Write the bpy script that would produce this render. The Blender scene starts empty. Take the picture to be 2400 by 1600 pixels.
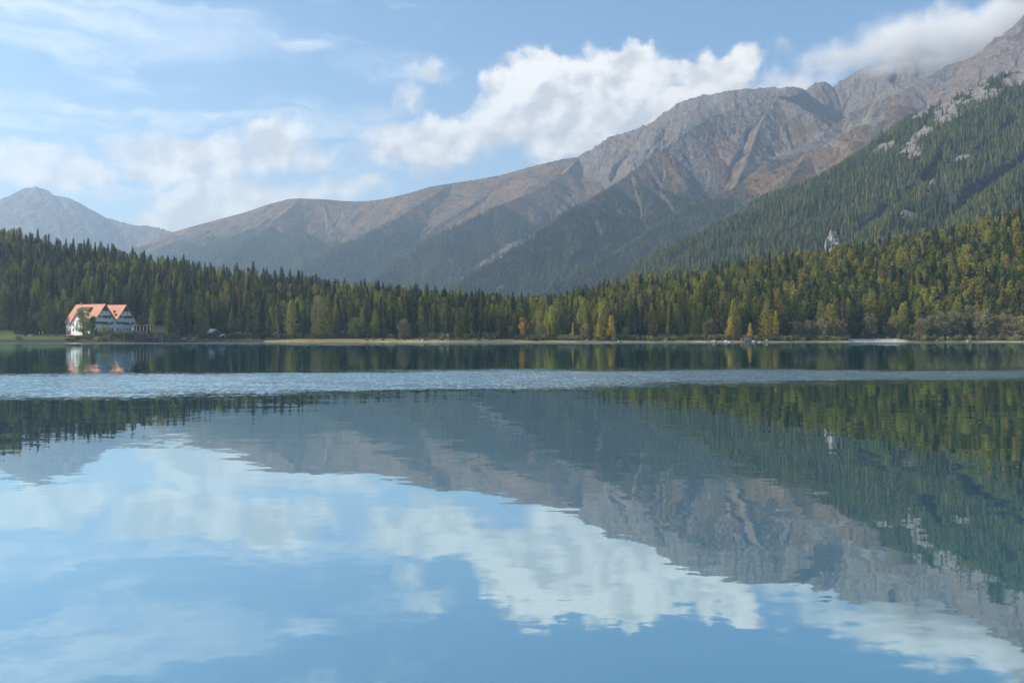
import bpy, math, random
import numpy as np
from mathutils import Vector, Matrix

# ------------------------------------------------------------------ camera, world, sun
S = bpy.context.scene
F = 2333.0            # focal length in photo pixels
CAMZ = 4.1
HOR = 786.0
cam_d = bpy.data.cameras.new('camera'); cam = bpy.data.objects.new('camera', cam_d)
S.collection.objects.link(cam); S.camera = cam
cam.location = (0, 0, CAMZ); cam.rotation_euler = (math.radians(90), 0, 0)
cam_d.sensor_width = 36.0; cam_d.lens = 36.0 * F / 2400.0
cam_d.shift_y = -14.0 / 2400.0
cam_d.clip_end = 60000; cam_d.clip_start = 0.3

SUN_EL, SUN_B = 31.0, 4.0       # elevation; degrees behind the camera from straight left
to_sun = Vector((-math.cos(math.radians(SUN_B)) * math.cos(math.radians(SUN_EL)),
                 -math.sin(math.radians(SUN_B)) * math.cos(math.radians(SUN_EL)),
                 math.sin(math.radians(SUN_EL))))
sd = bpy.data.lights.new('sun', 'SUN'); sun = bpy.data.objects.new('sun', sd)
S.collection.objects.link(sun)
sun.rotation_euler = to_sun.to_track_quat('Z', 'Y').to_euler()
sd.energy = 5.0; sd.angle = math.radians(0.5); sd.color = (1.0, 0.875, 0.69)
S.view_settings.view_transform = 'Standard'; S.view_settings.look = 'None'
S.view_settings.exposure = 0.86; S.view_settings.gamma = 1.0
S.cycles.max_bounces = 6; S.cycles.diffuse_bounces = 2; S.cycles.glossy_bounces = 3
S.cycles.transmission_bounces = 3; S.cycles.volume_bounces = 3; S.cycles.transparent_max_bounces = 12
S.cycles.use_denoising = True
S.cycles.volume_max_steps = 256

def azel(vx, vy):
    """view pixel (2352 wide) -> azimuth, elevation in radians"""
    px, py = vx * 1.0204, vy * 1.0204
    u, v = (px - 1200) / F, (HOR - py) / F
    return math.atan(u), math.atan(v / math.sqrt(1 + u * u))

class NT:
    def __init__(s, t): s.t = t; s.l = t.links
    def n(s, typ, **kw):
        x = s.t.nodes.new(typ)
        for k, v in kw.items(): setattr(x, k, v)
        return x
    def put(s, sock, v):
        if v is None: return
        if isinstance(v, bpy.types.NodeSocket): s.l.new(v, sock)
        else: sock.default_value = v
    def m(s, op, a, b=None, c=None, clamp=False):
        x = s.n('ShaderNodeMath', operation=op, use_clamp=clamp)
        s.put(x.inputs[0], a); s.put(x.inputs[1], b); s.put(x.inputs[2], c)
        return x.outputs[0]
    def vm(s, op, a, b=None, scale=None):
        x = s.n('ShaderNodeVectorMath', operation=op)
        s.put(x.inputs[0], a); s.put(x.inputs[1], b)
        if scale is not None: s.put(x.inputs['Scale'], scale)
        return x.outputs['Value'] if op in ('LENGTH', 'DOT_PRODUCT') else x.outputs[0]
    def comb(s, x, y, z=0.0):
        c = s.n('ShaderNodeCombineXYZ'); s.put(c.inputs[0], x); s.put(c.inputs[1], y); s.put(c.inputs[2], z); return c.outputs[0]
    def sep(s, v):
        c = s.n('ShaderNodeSeparateXYZ'); s.put(c.inputs[0], v); return c.outputs
    def noise(s, v, scale, detail=4.0, rough=0.55, dist=0.0, col=False):
        x = s.n('ShaderNodeTexNoise'); s.put(x.inputs['Vector'], v)
        s.put(x.inputs['Scale'], scale); s.put(x.inputs['Detail'], detail)
        s.put(x.inputs['Roughness'], rough); s.put(x.inputs['Distortion'], dist)
        return x.outputs['Color'] if col else x.outputs[0]
    def ss(s, x, a, b, o0=0.0, o1=1.0):
        r = s.n('ShaderNodeMapRange', interpolation_type='SMOOTHSTEP', clamp=True)
        s.put(r.inputs[0], x); s.put(r.inputs[1], a); s.put(r.inputs[2], b); s.put(r.inputs[3], o0); s.put(r.inputs[4], o1)
        return r.outputs[0]
    def mix(s, f, a, b):
        x = s.n('ShaderNodeMix', data_type='RGBA'); s.put(x.inputs[0], f)
        s.put(x.inputs[6], a if isinstance(a, bpy.types.NodeSocket) else (*a[:3], 1))
        s.put(x.inputs[7], b if isinstance(b, bpy.types.NodeSocket) else (*b[:3], 1))
        return x.outputs[2]
    def attr(s, name):
        x = s.n('ShaderNodeAttribute', attribute_name=name); return x.outputs

def build_world():
    w = bpy.data.worlds.new('World'); S.world = w; w.use_nodes = True
    t = w.node_tree; t.nodes.clear(); N = NT(t)
    out = N.n('ShaderNodeOutputWorld'); bg = N.n('ShaderNodeBackground')
    t.links.new(bg.outputs[0], out.inputs[0]); bg.inputs[1].default_value = 0.085
    sky = N.n('ShaderNodeTexSky', sky_type='NISHITA', sun_disc=False)
    sky.sun_elevation = math.radians(SUN_EL)
    sky.sun_rotation = math.atan2(to_sun.x, to_sun.y)
    sky.altitude = 1200; sky.air_density = 1.0; sky.dust_density = 0.6; sky.ozone_density = 2.0
    g = N.n('ShaderNodeTexCoord').outputs['Generated']
    x, y, z = N.sep(g)
    az = N.m('ARCTAN2', x, y)
    hyp = N.m('SQRT', N.m('ADD', N.m('MULTIPLY', x, x), N.m('MULTIPLY', y, y)))
    el = N.m('ARCTAN2', z, hyp)
    p = N.comb(az, el, 0.0)
    # domain warps: big lumps then fine curls
    n1 = N.vm('SUBTRACT', N.noise(p, 14.0, 3.0, 0.5, col=True), (0.5, 0.5, 0.5))
    n2 = N.vm('SUBTRACT', N.noise(p, 45.0, 7.0, 0.62, col=True), (0.5, 0.5, 0.5))
    wp = N.vm('ADD', p, N.vm('ADD', N.vm('SCALE', n1, scale=0.05), N.vm('SCALE', n2, scale=0.032)))
    wp = N.vm('MULTIPLY', wp, (1, 1, 0))
    def blobs(lst, wpos):
        acc = None
        for vx, vy, rx, ry, wgt in lst:
            a, e = azel(vx, vy)
            q = N.vm('SUBTRACT', wpos, (a, e, 0.0))
            q = N.vm('MULTIPLY', q, (F / 1.0204 / rx, F / 1.0204 / ry, 0.0))
            d = N.m('MULTIPLY_ADD', N.vm('LENGTH', q), -wgt, wgt)      # wgt*(1-len)
            acc = d if acc is None else N.m('MAXIMUM', acc, d)
        return acc
    big = [(1235,205,105,92,1.0),(1180,245,120,110,.95),(1430,185,130,105,1.0),(1450,140,85,60,.95),(1345,240,150,110,1.0),
           (1620,180,130,80,.95),(1690,165,75,55,.8),(1560,235,140,75,.95),(1300,300,230,75,.9),(1150,300,160,70,.85),
           (1440,290,220,80,.95),(1560,270,170,60,.9),(930,320,150,72,.85),(1040,305,130,70,.9),(400,352,170,66,1.0),(480,340,100,56,1.0),(640,335,130,54,.8)]
    faint = [(130,385,160,66,.95),(10,385,120,66,.85),(420,360,220,70,.8),(980,330,210,80,.8),(740,345,110,40,.4),(520,478,170,80,1.0),(430,515,130,60,1.0),(620,450,120,50,.8),
             (820,420,110,45,.45),(950,225,50,50,.5),(1000,160,60,50,.5),(1900,130,120,30,.2),(2170,80,200,60,.6),(2320,60,180,60,.7),(1800,195,200,40,.3),(690,440,120,40,.4)]
    D = blobs(big, wp); Df = blobs(faint, wp)
    fb = N.noise(p, 60.0, 8.0, 0.6)
    fbc = N.m('SUBTRACT', fb, 0.5)
    def vor(v, sc_):
        x_ = N.n('ShaderNodeTexVoronoi', feature='SMOOTH_F1'); N.put(x_.inputs['Vector'], v); N.put(x_.inputs['Scale'], sc_)
        x_.inputs['Smoothness'].default_value = .35; return x_.outputs['Distance']
    def billow(off):
        q = N.vm('ADD', N.vm('ADD', p, off), N.vm('SCALE', n2, scale=0.012))
        return N.m('ADD', N.m('MULTIPLY', vor(q, 17.0), -.62), N.m('MULTIPLY_ADD', vor(q, 44.0), -.34, .52))
    bil = billow((0, 0, 0))
    Db = N.m('ADD', D, N.m('MULTIPLY_ADD', fbc, 0.22, N.m('MULTIPLY', bil, .95)))
    base0 = N.ss(N.m('MULTIPLY_ADD', az, -0.02, el), azel(1300, 360)[1], azel(1300, 200)[1])
    mb = N.ss(Db, 0.0, N.m('MULTIPLY_ADD', base0, -.30, .60))
    mf = N.m('MULTIPLY', N.ss(N.m('ADD', N.m('MULTIPLY_ADD', fbc, 0.55, Df), N.m('MULTIPLY', bil, .5)), 0.0, 0.46), 0.85)
    # relief: field sampled a little towards the light
    def field(off):
        q = N.vm('ADD', p, off)
        return N.noise(N.vm('MULTIPLY', q, (1, 1.25, 1)), 26.0, 6.0, 0.58)
    rel = N.m('ADD', N.m('SUBTRACT', field((-0.010, 0.014, 0)), field((0, 0, 0))), N.m('MULTIPLY', N.m('SUBTRACT', billow((-.007, .009, 0)), bil), .9))
    lit = N.m('ADD', N.m('MULTIPLY_ADD', rel, -3.2, 0.60), N.m('MULTIPLY', N.ss(D, 0.0, 0.75), -0.16))
    # bases greyer: height above each bank's base
    base = N.ss(N.m('MULTIPLY_ADD', az, -0.02, el), azel(1300, 370)[1], azel(1300, 130)[1])
    lit = N.m('ADD', lit, N.m('MULTIPLY_ADD', base, 0.42, -0.10), clamp=True)
    ccol = N.mix(lit, (6.0, 5.65, 5.2), (9.6, 9.0, 8.0))
    # cirrus: long stretched streaks
    sx = N.m('MULTIPLY_ADD', el, 0.5, az)
    cp = N.vm('ADD', N.comb(sx, N.m('MULTIPLY_ADD', az, -0.07, N.m('MULTIPLY', el, 7.5)), 3.0), N.vm('SCALE', n1, scale=0.35))
    ci = N.noise(cp, 3.2, 9.0, 0.64, 0.6)
    ci2 = N.noise(p, 5.0, 3.0, 0.5)
    east = N.ss(az, azel(700, 0)[0], azel(1500, 0)[0], 0.0, 0.30)
    cm = N.ss(N.m('SUBTRACT', N.m('MULTIPLY_ADD', ci2, 0.25, ci), east), 0.53, 0.84)
    low = N.ss(el, 0.02, 0.30, 0.60, 0.0)
    streak = blobs([(480,275,620,34,1.0),(150,285,330,30,1.0),(900,150,190,50,.7),(700,105,120,26,.6),(330,190,200,28,.6),(60,222,170,20,.7),(330,440,620,34,.8),(420,90,420,120,.35)], N.vm('ADD', p, N.vm('SCALE', n1, scale=0.03)))
    st = N.m('MULTIPLY', N.ss(streak, 0.0, 0.55), N.ss(ci, 0.28, 0.60))
    cirrus = N.m('MAXIMUM', N.m('MULTIPLY', cm, 0.75), N.m('MULTIPLY', st, 0.95))
    cirrus = N.m('MAXIMUM', cirrus, N.m('MULTIPLY', low, N.ss(ci2, 0.2, 0.7, 0.6, 1.0)))
    skyc = N.vm('MULTIPLY', sky.outputs[0], (0.93, 1.15, 1.19))
    c = N.mix(cirrus, skyc, (6.6, 7.1, 7.5))
    c = N.mix(mf, c, N.mix(lit, (6.1, 5.8, 5.5), (8.8, 8.2, 7.3)))
    c = N.mix(mb, c, ccol)
    back = N.ss(z, -0.02, -0.12)
    c = N.mix(back, c, (0.6, 0.8, 0.9))
    t.links.new(c, bg.inputs[0])
build_world()

# ------------------------------------------------------------------ numpy noise
_rs = np.random.RandomState(7)
_perm = _rs.permutation(4096); _grad = _rs.rand(4096) * 2 * np.pi
_gx, _gy = np.cos(_grad).astype(np.float32), np.sin(_grad).astype(np.float32)
def perlin(x, y, seed=0):
    xi = np.floor(x).astype(np.int64); yi = np.floor(y).astype(np.int64)
    xf = (x - xi).astype(np.float32); yf = (y - yi).astype(np.float32)
    sx = xf * xf * xf * (xf * (xf * 6 - 15) + 10); sy = yf * yf * yf * (yf * (yf * 6 - 15) + 10)
    def g(ix, iy, dx, dy):
        h = _perm[(_perm[(ix + seed * 131) & 4095] + iy) & 4095]
        return _gx[h] * dx + _gy[h] * dy
    a = g(xi, yi, xf, yf); b = g(xi + 1, yi, xf - 1, yf)
    c = g(xi, yi + 1, xf, yf - 1); d = g(xi + 1, yi + 1, xf - 1, yf - 1)
    return (a + sx * (b - a)) * (1 - sy) + (c + sx * (d - c)) * sy
def fbm(x, y, o=5, seed=0, gain=0.5):
    r = 0; a = 1.0
    for i in range(o):
        r = r + a * perlin(x * 2 ** i, y * 2 ** i, seed + i); a *= gain
    return r
def ridged(x, y, o=5, seed=0, gain=0.5):
    r = 0; a = 1.0; tot = 0
    for i in range(o):
        r = r + a * (1 - 2 * np.abs(perlin(x * 2 ** i, y * 2 ** i, seed + i))); tot += a; a *= gain
    return r / tot
def sstep(x, a, b):
    t = np.clip((x - a) / (b - a), 0, 1); return t * t * (3 - 2 * t)

# ------------------------------------------------------------------ object helpers
def tag(o, label=None, cat=None, group=None, kind=None):
    if label: o['label'] = label
    if cat: o['category'] = cat
    if group: o['group'] = group
    if kind: o['kind'] = kind
    return o
def link(o, parent=None):
    S.collection.objects.link(o)
    if parent is not None: o.parent = parent
    return o
def empty(name, loc, rz=0.0, scale=None):
    o = bpy.data.objects.new(name, None); o.location = loc; o.rotation_euler = (0, 0, rz)
    if scale: o.scale = scale
    o.empty_display_size = 0.5
    return link(o)
def fast_mesh(name, verts, faces, mat=None, smooth=False, attrs=None):
    """verts (n,3); faces (m,3|4) array"""
    me = bpy.data.meshes.new(name)
    verts = np.asarray(verts, np.float32); faces = np.asarray(faces, np.int32)
    k = faces.shape[1]
    me.vertices.add(len(verts)); me.vertices.foreach_set('co', verts.ravel())
    me.loops.add(faces.size); me.loops.foreach_set('vertex_index', faces.ravel())
    me.polygons.add(len(faces)); me.polygons.foreach_set('loop_start', np.arange(0, faces.size, k, dtype=np.int32))
    me.update(calc_edges=True)
    if smooth: me.polygons.foreach_set('use_smooth', np.ones(len(faces), bool))
    for an, av in (attrs or {}).items():
        a = me.attributes.new(an, 'FLOAT', 'POINT'); a.data.foreach_set('value', np.asarray(av, np.float32).ravel())
    if mat: me.materials.append(mat)
    return me
class MB:
    """collects simple solids, builds ONE mesh"""
    def __init__(s): s.v = []; s.f = []
    def poly(s, pts):
        i = len(s.v); s.v += [tuple(p) for p in pts]; s.f.append(tuple(range(i, i + len(pts)))); return s
    def box(s, x0, x1, y0, y1, z0, z1):
        i = len(s.v)
        s.v += [(x, y, z) for z in (z0, z1) for y in (y0, y1) for x in (x0, x1)]
        for q in ((0,2,3,1),(4,5,7,6),(0,1,5,4),(2,6,7,3),(0,4,6,2),(1,3,7,5)): s.f.append(tuple(i + k for k in q))
        return s
    def slab(s, pts, th):
        """a quad or polygon thickened downward along its normal"""
        pts = [Vector(p) for p in pts]; n = (pts[1] - pts[0]).cross(pts[2] - pts[0]).normalized() * th
        i = len(s.v); k = len(pts)
        s.v += [tuple(p) for p in pts] + [tuple(p - n) for p in pts]
        s.f.append(tuple(i + j for j in range(k))); s.f.append(tuple(i + k + j for j in reversed(range(k))))
        for j in range(k):
            a, b = j, (j + 1) % k; s.f.append((i + a, i + k + a, i + k + b, i + b))
        return s
    def tube(s, p0, p1, r0, r1, n=8):
        p0, p1 = Vector(p0), Vector(p1); d = (p1 - p0).normalized()
        a = d.orthogonal().normalized(); b = d.cross(a); i = len(s.v)
        for p, r in ((p0, r0), (p1, r1)):
            for k in range(n):
                t = 2 * math.pi * k / n; s.v.append(tuple(p + (a * math.cos(t) + b * math.sin(t)) * r))
        for k in range(n): s.f.append((i + k, i + (k + 1) % n, i + n + (k + 1) % n, i + n + k))
        s.f.append(tuple(i + k for k in reversed(range(n)))); s.f.append(tuple(i + n + k for k in range(n)))
        return s
    def mesh(s, name, mat):
        me = bpy.data.meshes.new(name); me.from_pydata(s.v, [], s.f); me.update()
        me.materials.append(mat); return me
    def build(s, name, mat, parent=None):
        return link(bpy.data.objects.new(name, s.mesh(name, mat)), parent)

# ------------------------------------------------------------------ materials
def material(name):
    m = bpy.data.materials.new(name); m.use_nodes = True
    t = m.node_tree; N = NT(t); b = t.nodes['Principled BSDF']
    return m, N, b
def simple(name, col, rough=0.8, var=0.15, scale=2.0, spec=0.3, bump=0.0, metal=0.0):
    m, N, b = material(name)
    p = N.n('ShaderNodeTexCoord').outputs['Object']
    n = N.noise(p, scale, 5.0, 0.6)
    lo = [c * (1 - var) for c in col]; hi = [min(1, c * (1 + var)) for c in col]
    N.put(b.inputs['Base Color'], N.mix(N.ss(n, 0.3, 0.7), lo, hi))
    b.inputs['Roughness'].default_value = rough; b.inputs['Specular IOR Level'].default_value = spec
    b.inputs['Metallic'].default_value = metal
    if bump:
        bp = N.n('ShaderNodeBump'); bp.inputs['Strength'].default_value = bump; bp.inputs['Distance'].default_value = 0.05
        N.put(bp.inputs['Height'], n); N.put(b.inputs['Normal'], bp.outputs[0])
    return m
def foliage(name, dark, light, tip=None, transl=0.14):
    """crown colour differs from tree to tree and from clump to clump"""
    m, N, b = material(name); t = m.node_tree
    oi = N.n('ShaderNodeObjectInfo')
    rnd = oi.outputs['Random']
    geo = N.n('ShaderNodeNewGeometry').outputs['Position']
    n = N.noise(geo, 0.55, 3.0, 0.6); big = N.noise(geo, 0.012, 4.0, 0.6)
    f = N.m('ADD', N.m('MULTIPLY', rnd, 0.95), N.m('ADD', N.m('MULTIPLY_ADD', n, 0.6, -0.42), N.m('MULTIPLY_ADD', big, 1.6, -0.75)), clamp=True)
    c = N.mix(f, dark, light)
    if tip:
        rr = N.m('FRACT', N.m('MULTIPLY', rnd, 7.31))
        c = N.mix(N.m('MULTIPLY', N.ss(rr, 0.72, 0.98), N.ss(n, 0.3, 0.6, 0.3, 0.9)), c, tip)
    d = N.n('ShaderNodeBsdfDiffuse'); N.put(d.inputs[0], c)
    tr = N.n('ShaderNodeBsdfTranslucent'); N.put(tr.inputs[0], c)
    ms = N.n('ShaderNodeMixShader'); ms.inputs[0].default_value = transl
    t.links.new(d.outputs[0], ms.inputs[1]); t.links.new(tr.outputs[0], ms.inputs[2])
    t.nodes.remove(b); t.links.new(ms.outputs[0], t.nodes['Material Output'].inputs[0])
    return m
M = {}
M['spruce'] = foliage('spruce_needles', (.018,.030,.012), (.120,.145,.040), (.18,.12,.04))
M['larch'] = foliage('larch_needles', (.070,.088,.020), (.33,.32,.055), (.30,.22,.04))
M['larch_gold'] = foliage('golden_larch_needles', (.34,.25,.035), (.50,.33,.04))
M['birch_gold'] = foliage('golden_leaves', (.42,.24,.03), (.55,.30,.035))
M['twigs'] = foliage('bare_twigs_and_thin_leaves', (.13,.118,.065), (.24,.205,.11), (.20,.20,.07))
M['leaf_green'] = foliage('broad_leaves', (.050,.072,.022), (.120,.145,.038))
M['leaf_pale'] = foliage('pale_broad_leaves', (.20,.23,.07), (.34,.36,.13))
M['far'] = foliage('far_needles', (.026,.042,.016), (.130,.145,.036), (.17,.12,.04), transl=.1)
M['bark'] = simple('bark', (.11,.085,.065), 0.95, .35, 3.0)
M['bark_pale'] = simple('pale_bark', (.17,.15,.125), 0.9, .4, 2.0)
M['plaster'] = simple('white_plaster', (.66,.66,.63), 0.9, .06, .5)
M['wood_dark'] = simple('dark_wood', (.075,.045,.03), 0.8, .3, 1.5)
M['wood_pale'] = simple('weathered_wood', (.34,.28,.21), 0.85, .25, 2.5)
M['glass'] = simple('window_glass', (.03,.04,.05), 0.12, .1, 1, .6)
M['white_paint'] = simple('white_paint', (.78,.78,.75), 0.5, .04, 1)
M['metal_roof'] = simple('pale_sheet_roof', (.52,.53,.55), 0.45, .1, 1.2, .5)
M['stone'] = simple('embankment_stone', (.060,.056,.050), 0.95, .4, .8, bump=.5)
M['boulder'] = simple('pale_boulder', (.36,.34,.31), 0.9, .35, .9, bump=.6)
M['crag'] = simple('crag_rock', (.24,.215,.19), 1.0, .6, 2.2, bump=1.0)
M['canvas'] = simple('white_canvas', (.80,.78,.74), 0.8, .05, 1)
M['brick'] = simple('terracotta_wall', (.40,.17,.10), 0.9, .15, 1)
M['stove'] = simple('chimney_plaster', (.25,.2,.17), .9, .15, 1)

def roof_mat():
    m, N, b = material('red_tile_roof')
    p = N.n('ShaderNodeTexCoord').outputs['Object']
    x, y, z = N.sep(p)
    rows = N.m('FRACT', N.m('MULTIPLY', z, 1.0 / 2.45))
    line = N.ss(rows, 0.0, 0.09, 0.55, 1.0)
    fine = N.m('FRACT', N.m('MULTIPLY', z, 3.0))
    n = N.noise(p, 0.6, 4.0, .6); n2 = N.noise(N.vm('MULTIPLY', p, (3, .6, 3)), 1.6, 3, .6)
    c = N.mix(n, (.36,.140,.090), (.48,.205,.135)); c = N.mix(N.ss(n2, .45, .7, 0, .35), c, (.70,.30,.17))
    c = N.mix(line, (.25,.09,.06), c)
    N.put(b.inputs['Base Color'], c); b.inputs['Roughness'].default_value = .75
    bp = N.n('ShaderNodeBump'); bp.inputs['Strength'].default_value = .4; bp.inputs['Distance'].default_value = .05
    N.put(bp.inputs['Height'], fine); N.put(b.inputs['Normal'], bp.outputs[0])
    return m
M['roof'] = roof_mat()

# ------------------------------------------------------------------ mountains (projective grid x = u*y)
def W(vx, vy, Y):
    px, py = vx * 1.0204, vy * 1.0204
    return ((px - 1200) / F * Y, Y, CAMZ + (HOR - py) / F * Y)
# (view x, view y, depth); slope of the flanks; gully depth
RIDGES = [
 ('grassy', .52, 26, [(-250,690,6400),(150,640,6400),(330,562,6400),(395,533,6400),(440,520,6400),(500,504,6400),(560,488,6400),(620,468,6400),(660,457,6400),(690,455,6400),(740,457,6400),(800,462,6400),(840,462,6350),(880,457,6300),(930,446,6250),(990,428,6200),(1040,420,6200),(1090,413,6150),(1150,402,6100),(1230,380,6050),(1290,366,6000),(1330,361,6000)]),
 ('main', .98, 80, [(1330,361,6000),(1360,345,5950),(1400,318,5900),(1415,313,5900),(1450,305,5850),(1500,283,5800),(1530,260,5800),(1560,240,5750),(1600,224,5700),(1660,214,5700),(1720,207,5700),(1780,204,5700),(1820,202,5700),(1850,210,5700),(1872,192,5700),(1900,192,5700),(1912,204,5700),(1930,186,5700),(1960,172,5700),(2000,152,5650),(2040,140,5600),(2080,113,5600),(2110,102,5600),(2150,122,5600),(2200,128,5600),(2240,105,5600),(2290,35,5600),(2325,-6,5600),(2500,-30,5600),(2900,60,5600)]),
 ('peak', .95, 60, [(2140,180,5100),(2180,152,5000),(2215,146,4950),(2240,130,4900),(2270,112,4850),(2285,90,4800),(2320,82,4750),(2352,38,4700),(2420,-10,4700),(2600,20,4700),(3000,120,4700)]),
 ('peakspur', .75, 45, [(2180,152,5000),(2090,205,4950),(2020,225,4950),(1960,262,4900),(1920,290,4850)]),
 ('spur1', .66, 40, [(1330,362,6000),(1300,395,5650),(1250,425,5400),(1200,450,5200),(1140,474,5000),(1080,505,4850),(1000,545,4600),(940,585,4450),(870,632,4250),(800,690,4000)]),
 ('spur2', .82, 60, [(1850,212,5500),(1815,226,5100),(1787,226,4950),(1750,240,4930),(1700,252,4900),(1640,268,4850),(1580,305,4680),(1520,348,4500),(1450,398,4300),(1400,432,4150),(1350,458,4020),(1300,490,3900),(1240,530,3770),(1180,572,3640),(1100,622,3480),(1000,690,3300)]),
 ('spur2r', .85, 25, [(1787,226,4950),(1830,245,4850),(1870,270,4750),(1925,305,4650),(1950,330,4550)]),
 ('rib1', .80, 45, [(1787,228,4950),(1748,284,4750),(1726,345,4500),(1690,430,4200)]),
 ('bowl', .60, 10, [(1925,312,4650),(1840,335,4480),(1760,372,4300)]),
 ('rib2', .95, 40, [(1640,290,4800),(1628,372,4560),(1600,455,4320)]),
 ('rib3', .80, 50, [(1535,305,5620),(1490,362,5330),(1440,410,5080),(1395,448,4900)]),
 ('rib4', .62, 40, [(1400,450,4150),(1378,515,3950),(1335,592,3700)]),
 ('rib5', .62, 30, [(1040,420,6200),(960,470,5800),(880,520,5400),(760,580,5000),(650,640,4600)]),
 ('rib6', .45, 26, [(690,455,6400),(640,500,6000),(560,560,5500),(480,620,5000)]),
 ('brown', .62, 32, [(2330,330,4100),(2200,285,4150),(2130,262,4150),(2090,244,4150),(2060,240,4150),(2030,250,4150),(2000,268,4100),(1950,300,4050),(1900,330,4000),(1850,357,3950),(1760,400,3900),(1700,425,3850),(1600,465,3750),(1530,505,3650),(1450,560,3500),(1330,625,3300),(1200,700,3000)]),
 ('rib7', .5, 30, [(1850,357,3950),(1800,430,3600),(1700,520,3250),(1560,600,2900)]),
 ('near', .56, 52, [(3100,-120,2500),(2700,40,2450),(2450,118,2420),(2352,158,2420),(2280,184,2420),(2230,208,2430),(2160,240,2440),(2112,258,2450),(2090,284,2450),(2050,318,2450),(1990,353,2450),(1920,396,2450),(1860,433,2450),(1800,471,2400),(1720,520,2350),(1650,558,2300),(1560,610,2200),(1450,660,2100),(1330,715,1950)]),
 ('rib8', .48, 30, [(2230,260,2430),(2140,420,2050),(2040,520,1750)]),
 ('rib9', .48, 30, [(2450,180,2430),(2380,360,2000),(2300,470,1650)]),
 ('farleft', .50, 30, [(-900,560,9300),(-400,520,9300),(-150,480,9300),(-50,470,9300),(0,460,9300),(30,449,9300),(60,434,9300),(85,431,9300),(105,437,9300),(128,451,9300),(160,457,9300),(185,470,9300),(210,485,9300),(240,500,9300),(262,507,9300),(300,516,9200),(340,521,9200),(370,527,9100),(400,537,9000),(600,600,8500)]),
]
def seg_height(X, Y, L=2600.0):
    """height, rock, distance-to-ridge for a cloud of points from all ridge segments"""
    H = np.full(X.shape, -1e4, np.float32); G = np.zeros(X.shape, np.float32)
    AR = np.zeros(X.shape, np.float32); DD = np.zeros(X.shape, np.float32); K = np.zeros(X.shape, np.int16)
    arc = 0.0
    wx = 70 * fbm(X / 520, Y / 520, 3, 21); wy = 70 * fbm(X / 520, Y / 520, 3, 31)
    for ri, (nm, sl, gu, pts) in enumerate(RIDGES):
        P3 = [W(*p) for p in pts]
        arc += 5000
        for (ax, ay, azz), (bx, by, bz) in zip(P3[:-1], P3[1:]):
            dx, dy = bx - ax, by - ay; l2 = dx * dx + dy * dy; ln = math.sqrt(l2)
            t = np.clip(((X - ax) * dx + (Y - ay) * dy) / l2, 0, 1)
            d0 = np.hypot(X - ax - t * dx, Y - ay - t * dy)
            fw = np.clip(d0 / 400, 0, 1)
            d = np.hypot(X + wx * fw - ax - t * dx, Y + wy * fw - ay - t * dy)
            d = np.where(d0 < 1, d0, d)
            h = azz + t * (bz - azz) - 1.12 * sl * d * (1 - 0.10 * np.minimum(d / 2500, 1)) - 0.10 * np.minimum(d, 150)
            mk = h > H
            H = np.where(mk, h, H); G = np.where(mk, gu, G); AR = np.where(mk, arc + t * ln, AR)
            DD = np.where(mk, d, DD); K = np.where(mk, ri, K)
            arc += ln
    return H, G, AR, DD, K
def near_floor(u, y):
    return 14.0 + 0.012 * np.maximum(y - 900, 0)
def mountain_grid(u0, u1, nu, y0, y1, ny):
    us = np.linspace(u0, u1, nu, dtype=np.float32)
    ys = np.exp(np.linspace(math.log(y0), math.log(y1), ny)).astype(np.float32)
    U, Yg = np.meshgrid(us, ys); X = U * Yg
    H, G, AR, DD, K = seg_height(X, Yg)
    fade = np.clip(DD / 260, 0.05, 1)
    # gullies running straight down the flank, then rock roughness
    gul = ridged(AR / 230 + 0.5 * fbm(X / 300, Yg / 300, 2, 5), DD / 1500, 4, 11, 0.55)
    gul2 = ridged(AR / 75 + 0.4 * fbm(X / 120, Yg / 120, 2, 6), DD / 620, 3, 15, 0.55)
    H = H + G * fade * ((gul - 0.45) * 1.75 + (gul2 - 0.45) * .55)
    H = H + fade * 16 * fbm(X / 260, Yg / 260, 6, 3, 0.55)
    rockk = np.isin(K, [i for i, r in enumerate(RIDGES) if r[0] in ('main', 'peak', 'peakspur', 'spur2', 'spur2r', 'rib1', 'rib2', 'rib3')]).astype(np.float32)
    hi = sstep(H, 560, 820)
    H = H + rockk * hi * 14 * (ridged(X / 45, Yg / 70, 4, 45, 0.6) - 0.35)
    H = H + rockk * hi * 18 * (ridged(X / 110, Yg / 110, 5, 41, 0.6) - 0.4)
    fk = (K == [r[0] for r in RIDGES].index('farleft'))
    H = H + fk * 34 * (ridged(X / 120, Yg / 160, 4, 48, 0.6) - 0.4)
    fl = near_floor(U, Yg)
    k = 25.0
    H = np.where(H > fl + 60, H, fl + np.logaddexp(0, (H - fl) / k) * k)
    return us, ys, U, X, Yg, H.astype(np.float32), rockk, K, DD
def grid_faces(ny, nu):
    i = np.arange((ny - 1) * nu).reshape(ny - 1, nu)[:, :-1].ravel()
    return np.stack([i, i + 1, i + nu + 1, i + nu], 1)

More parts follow.
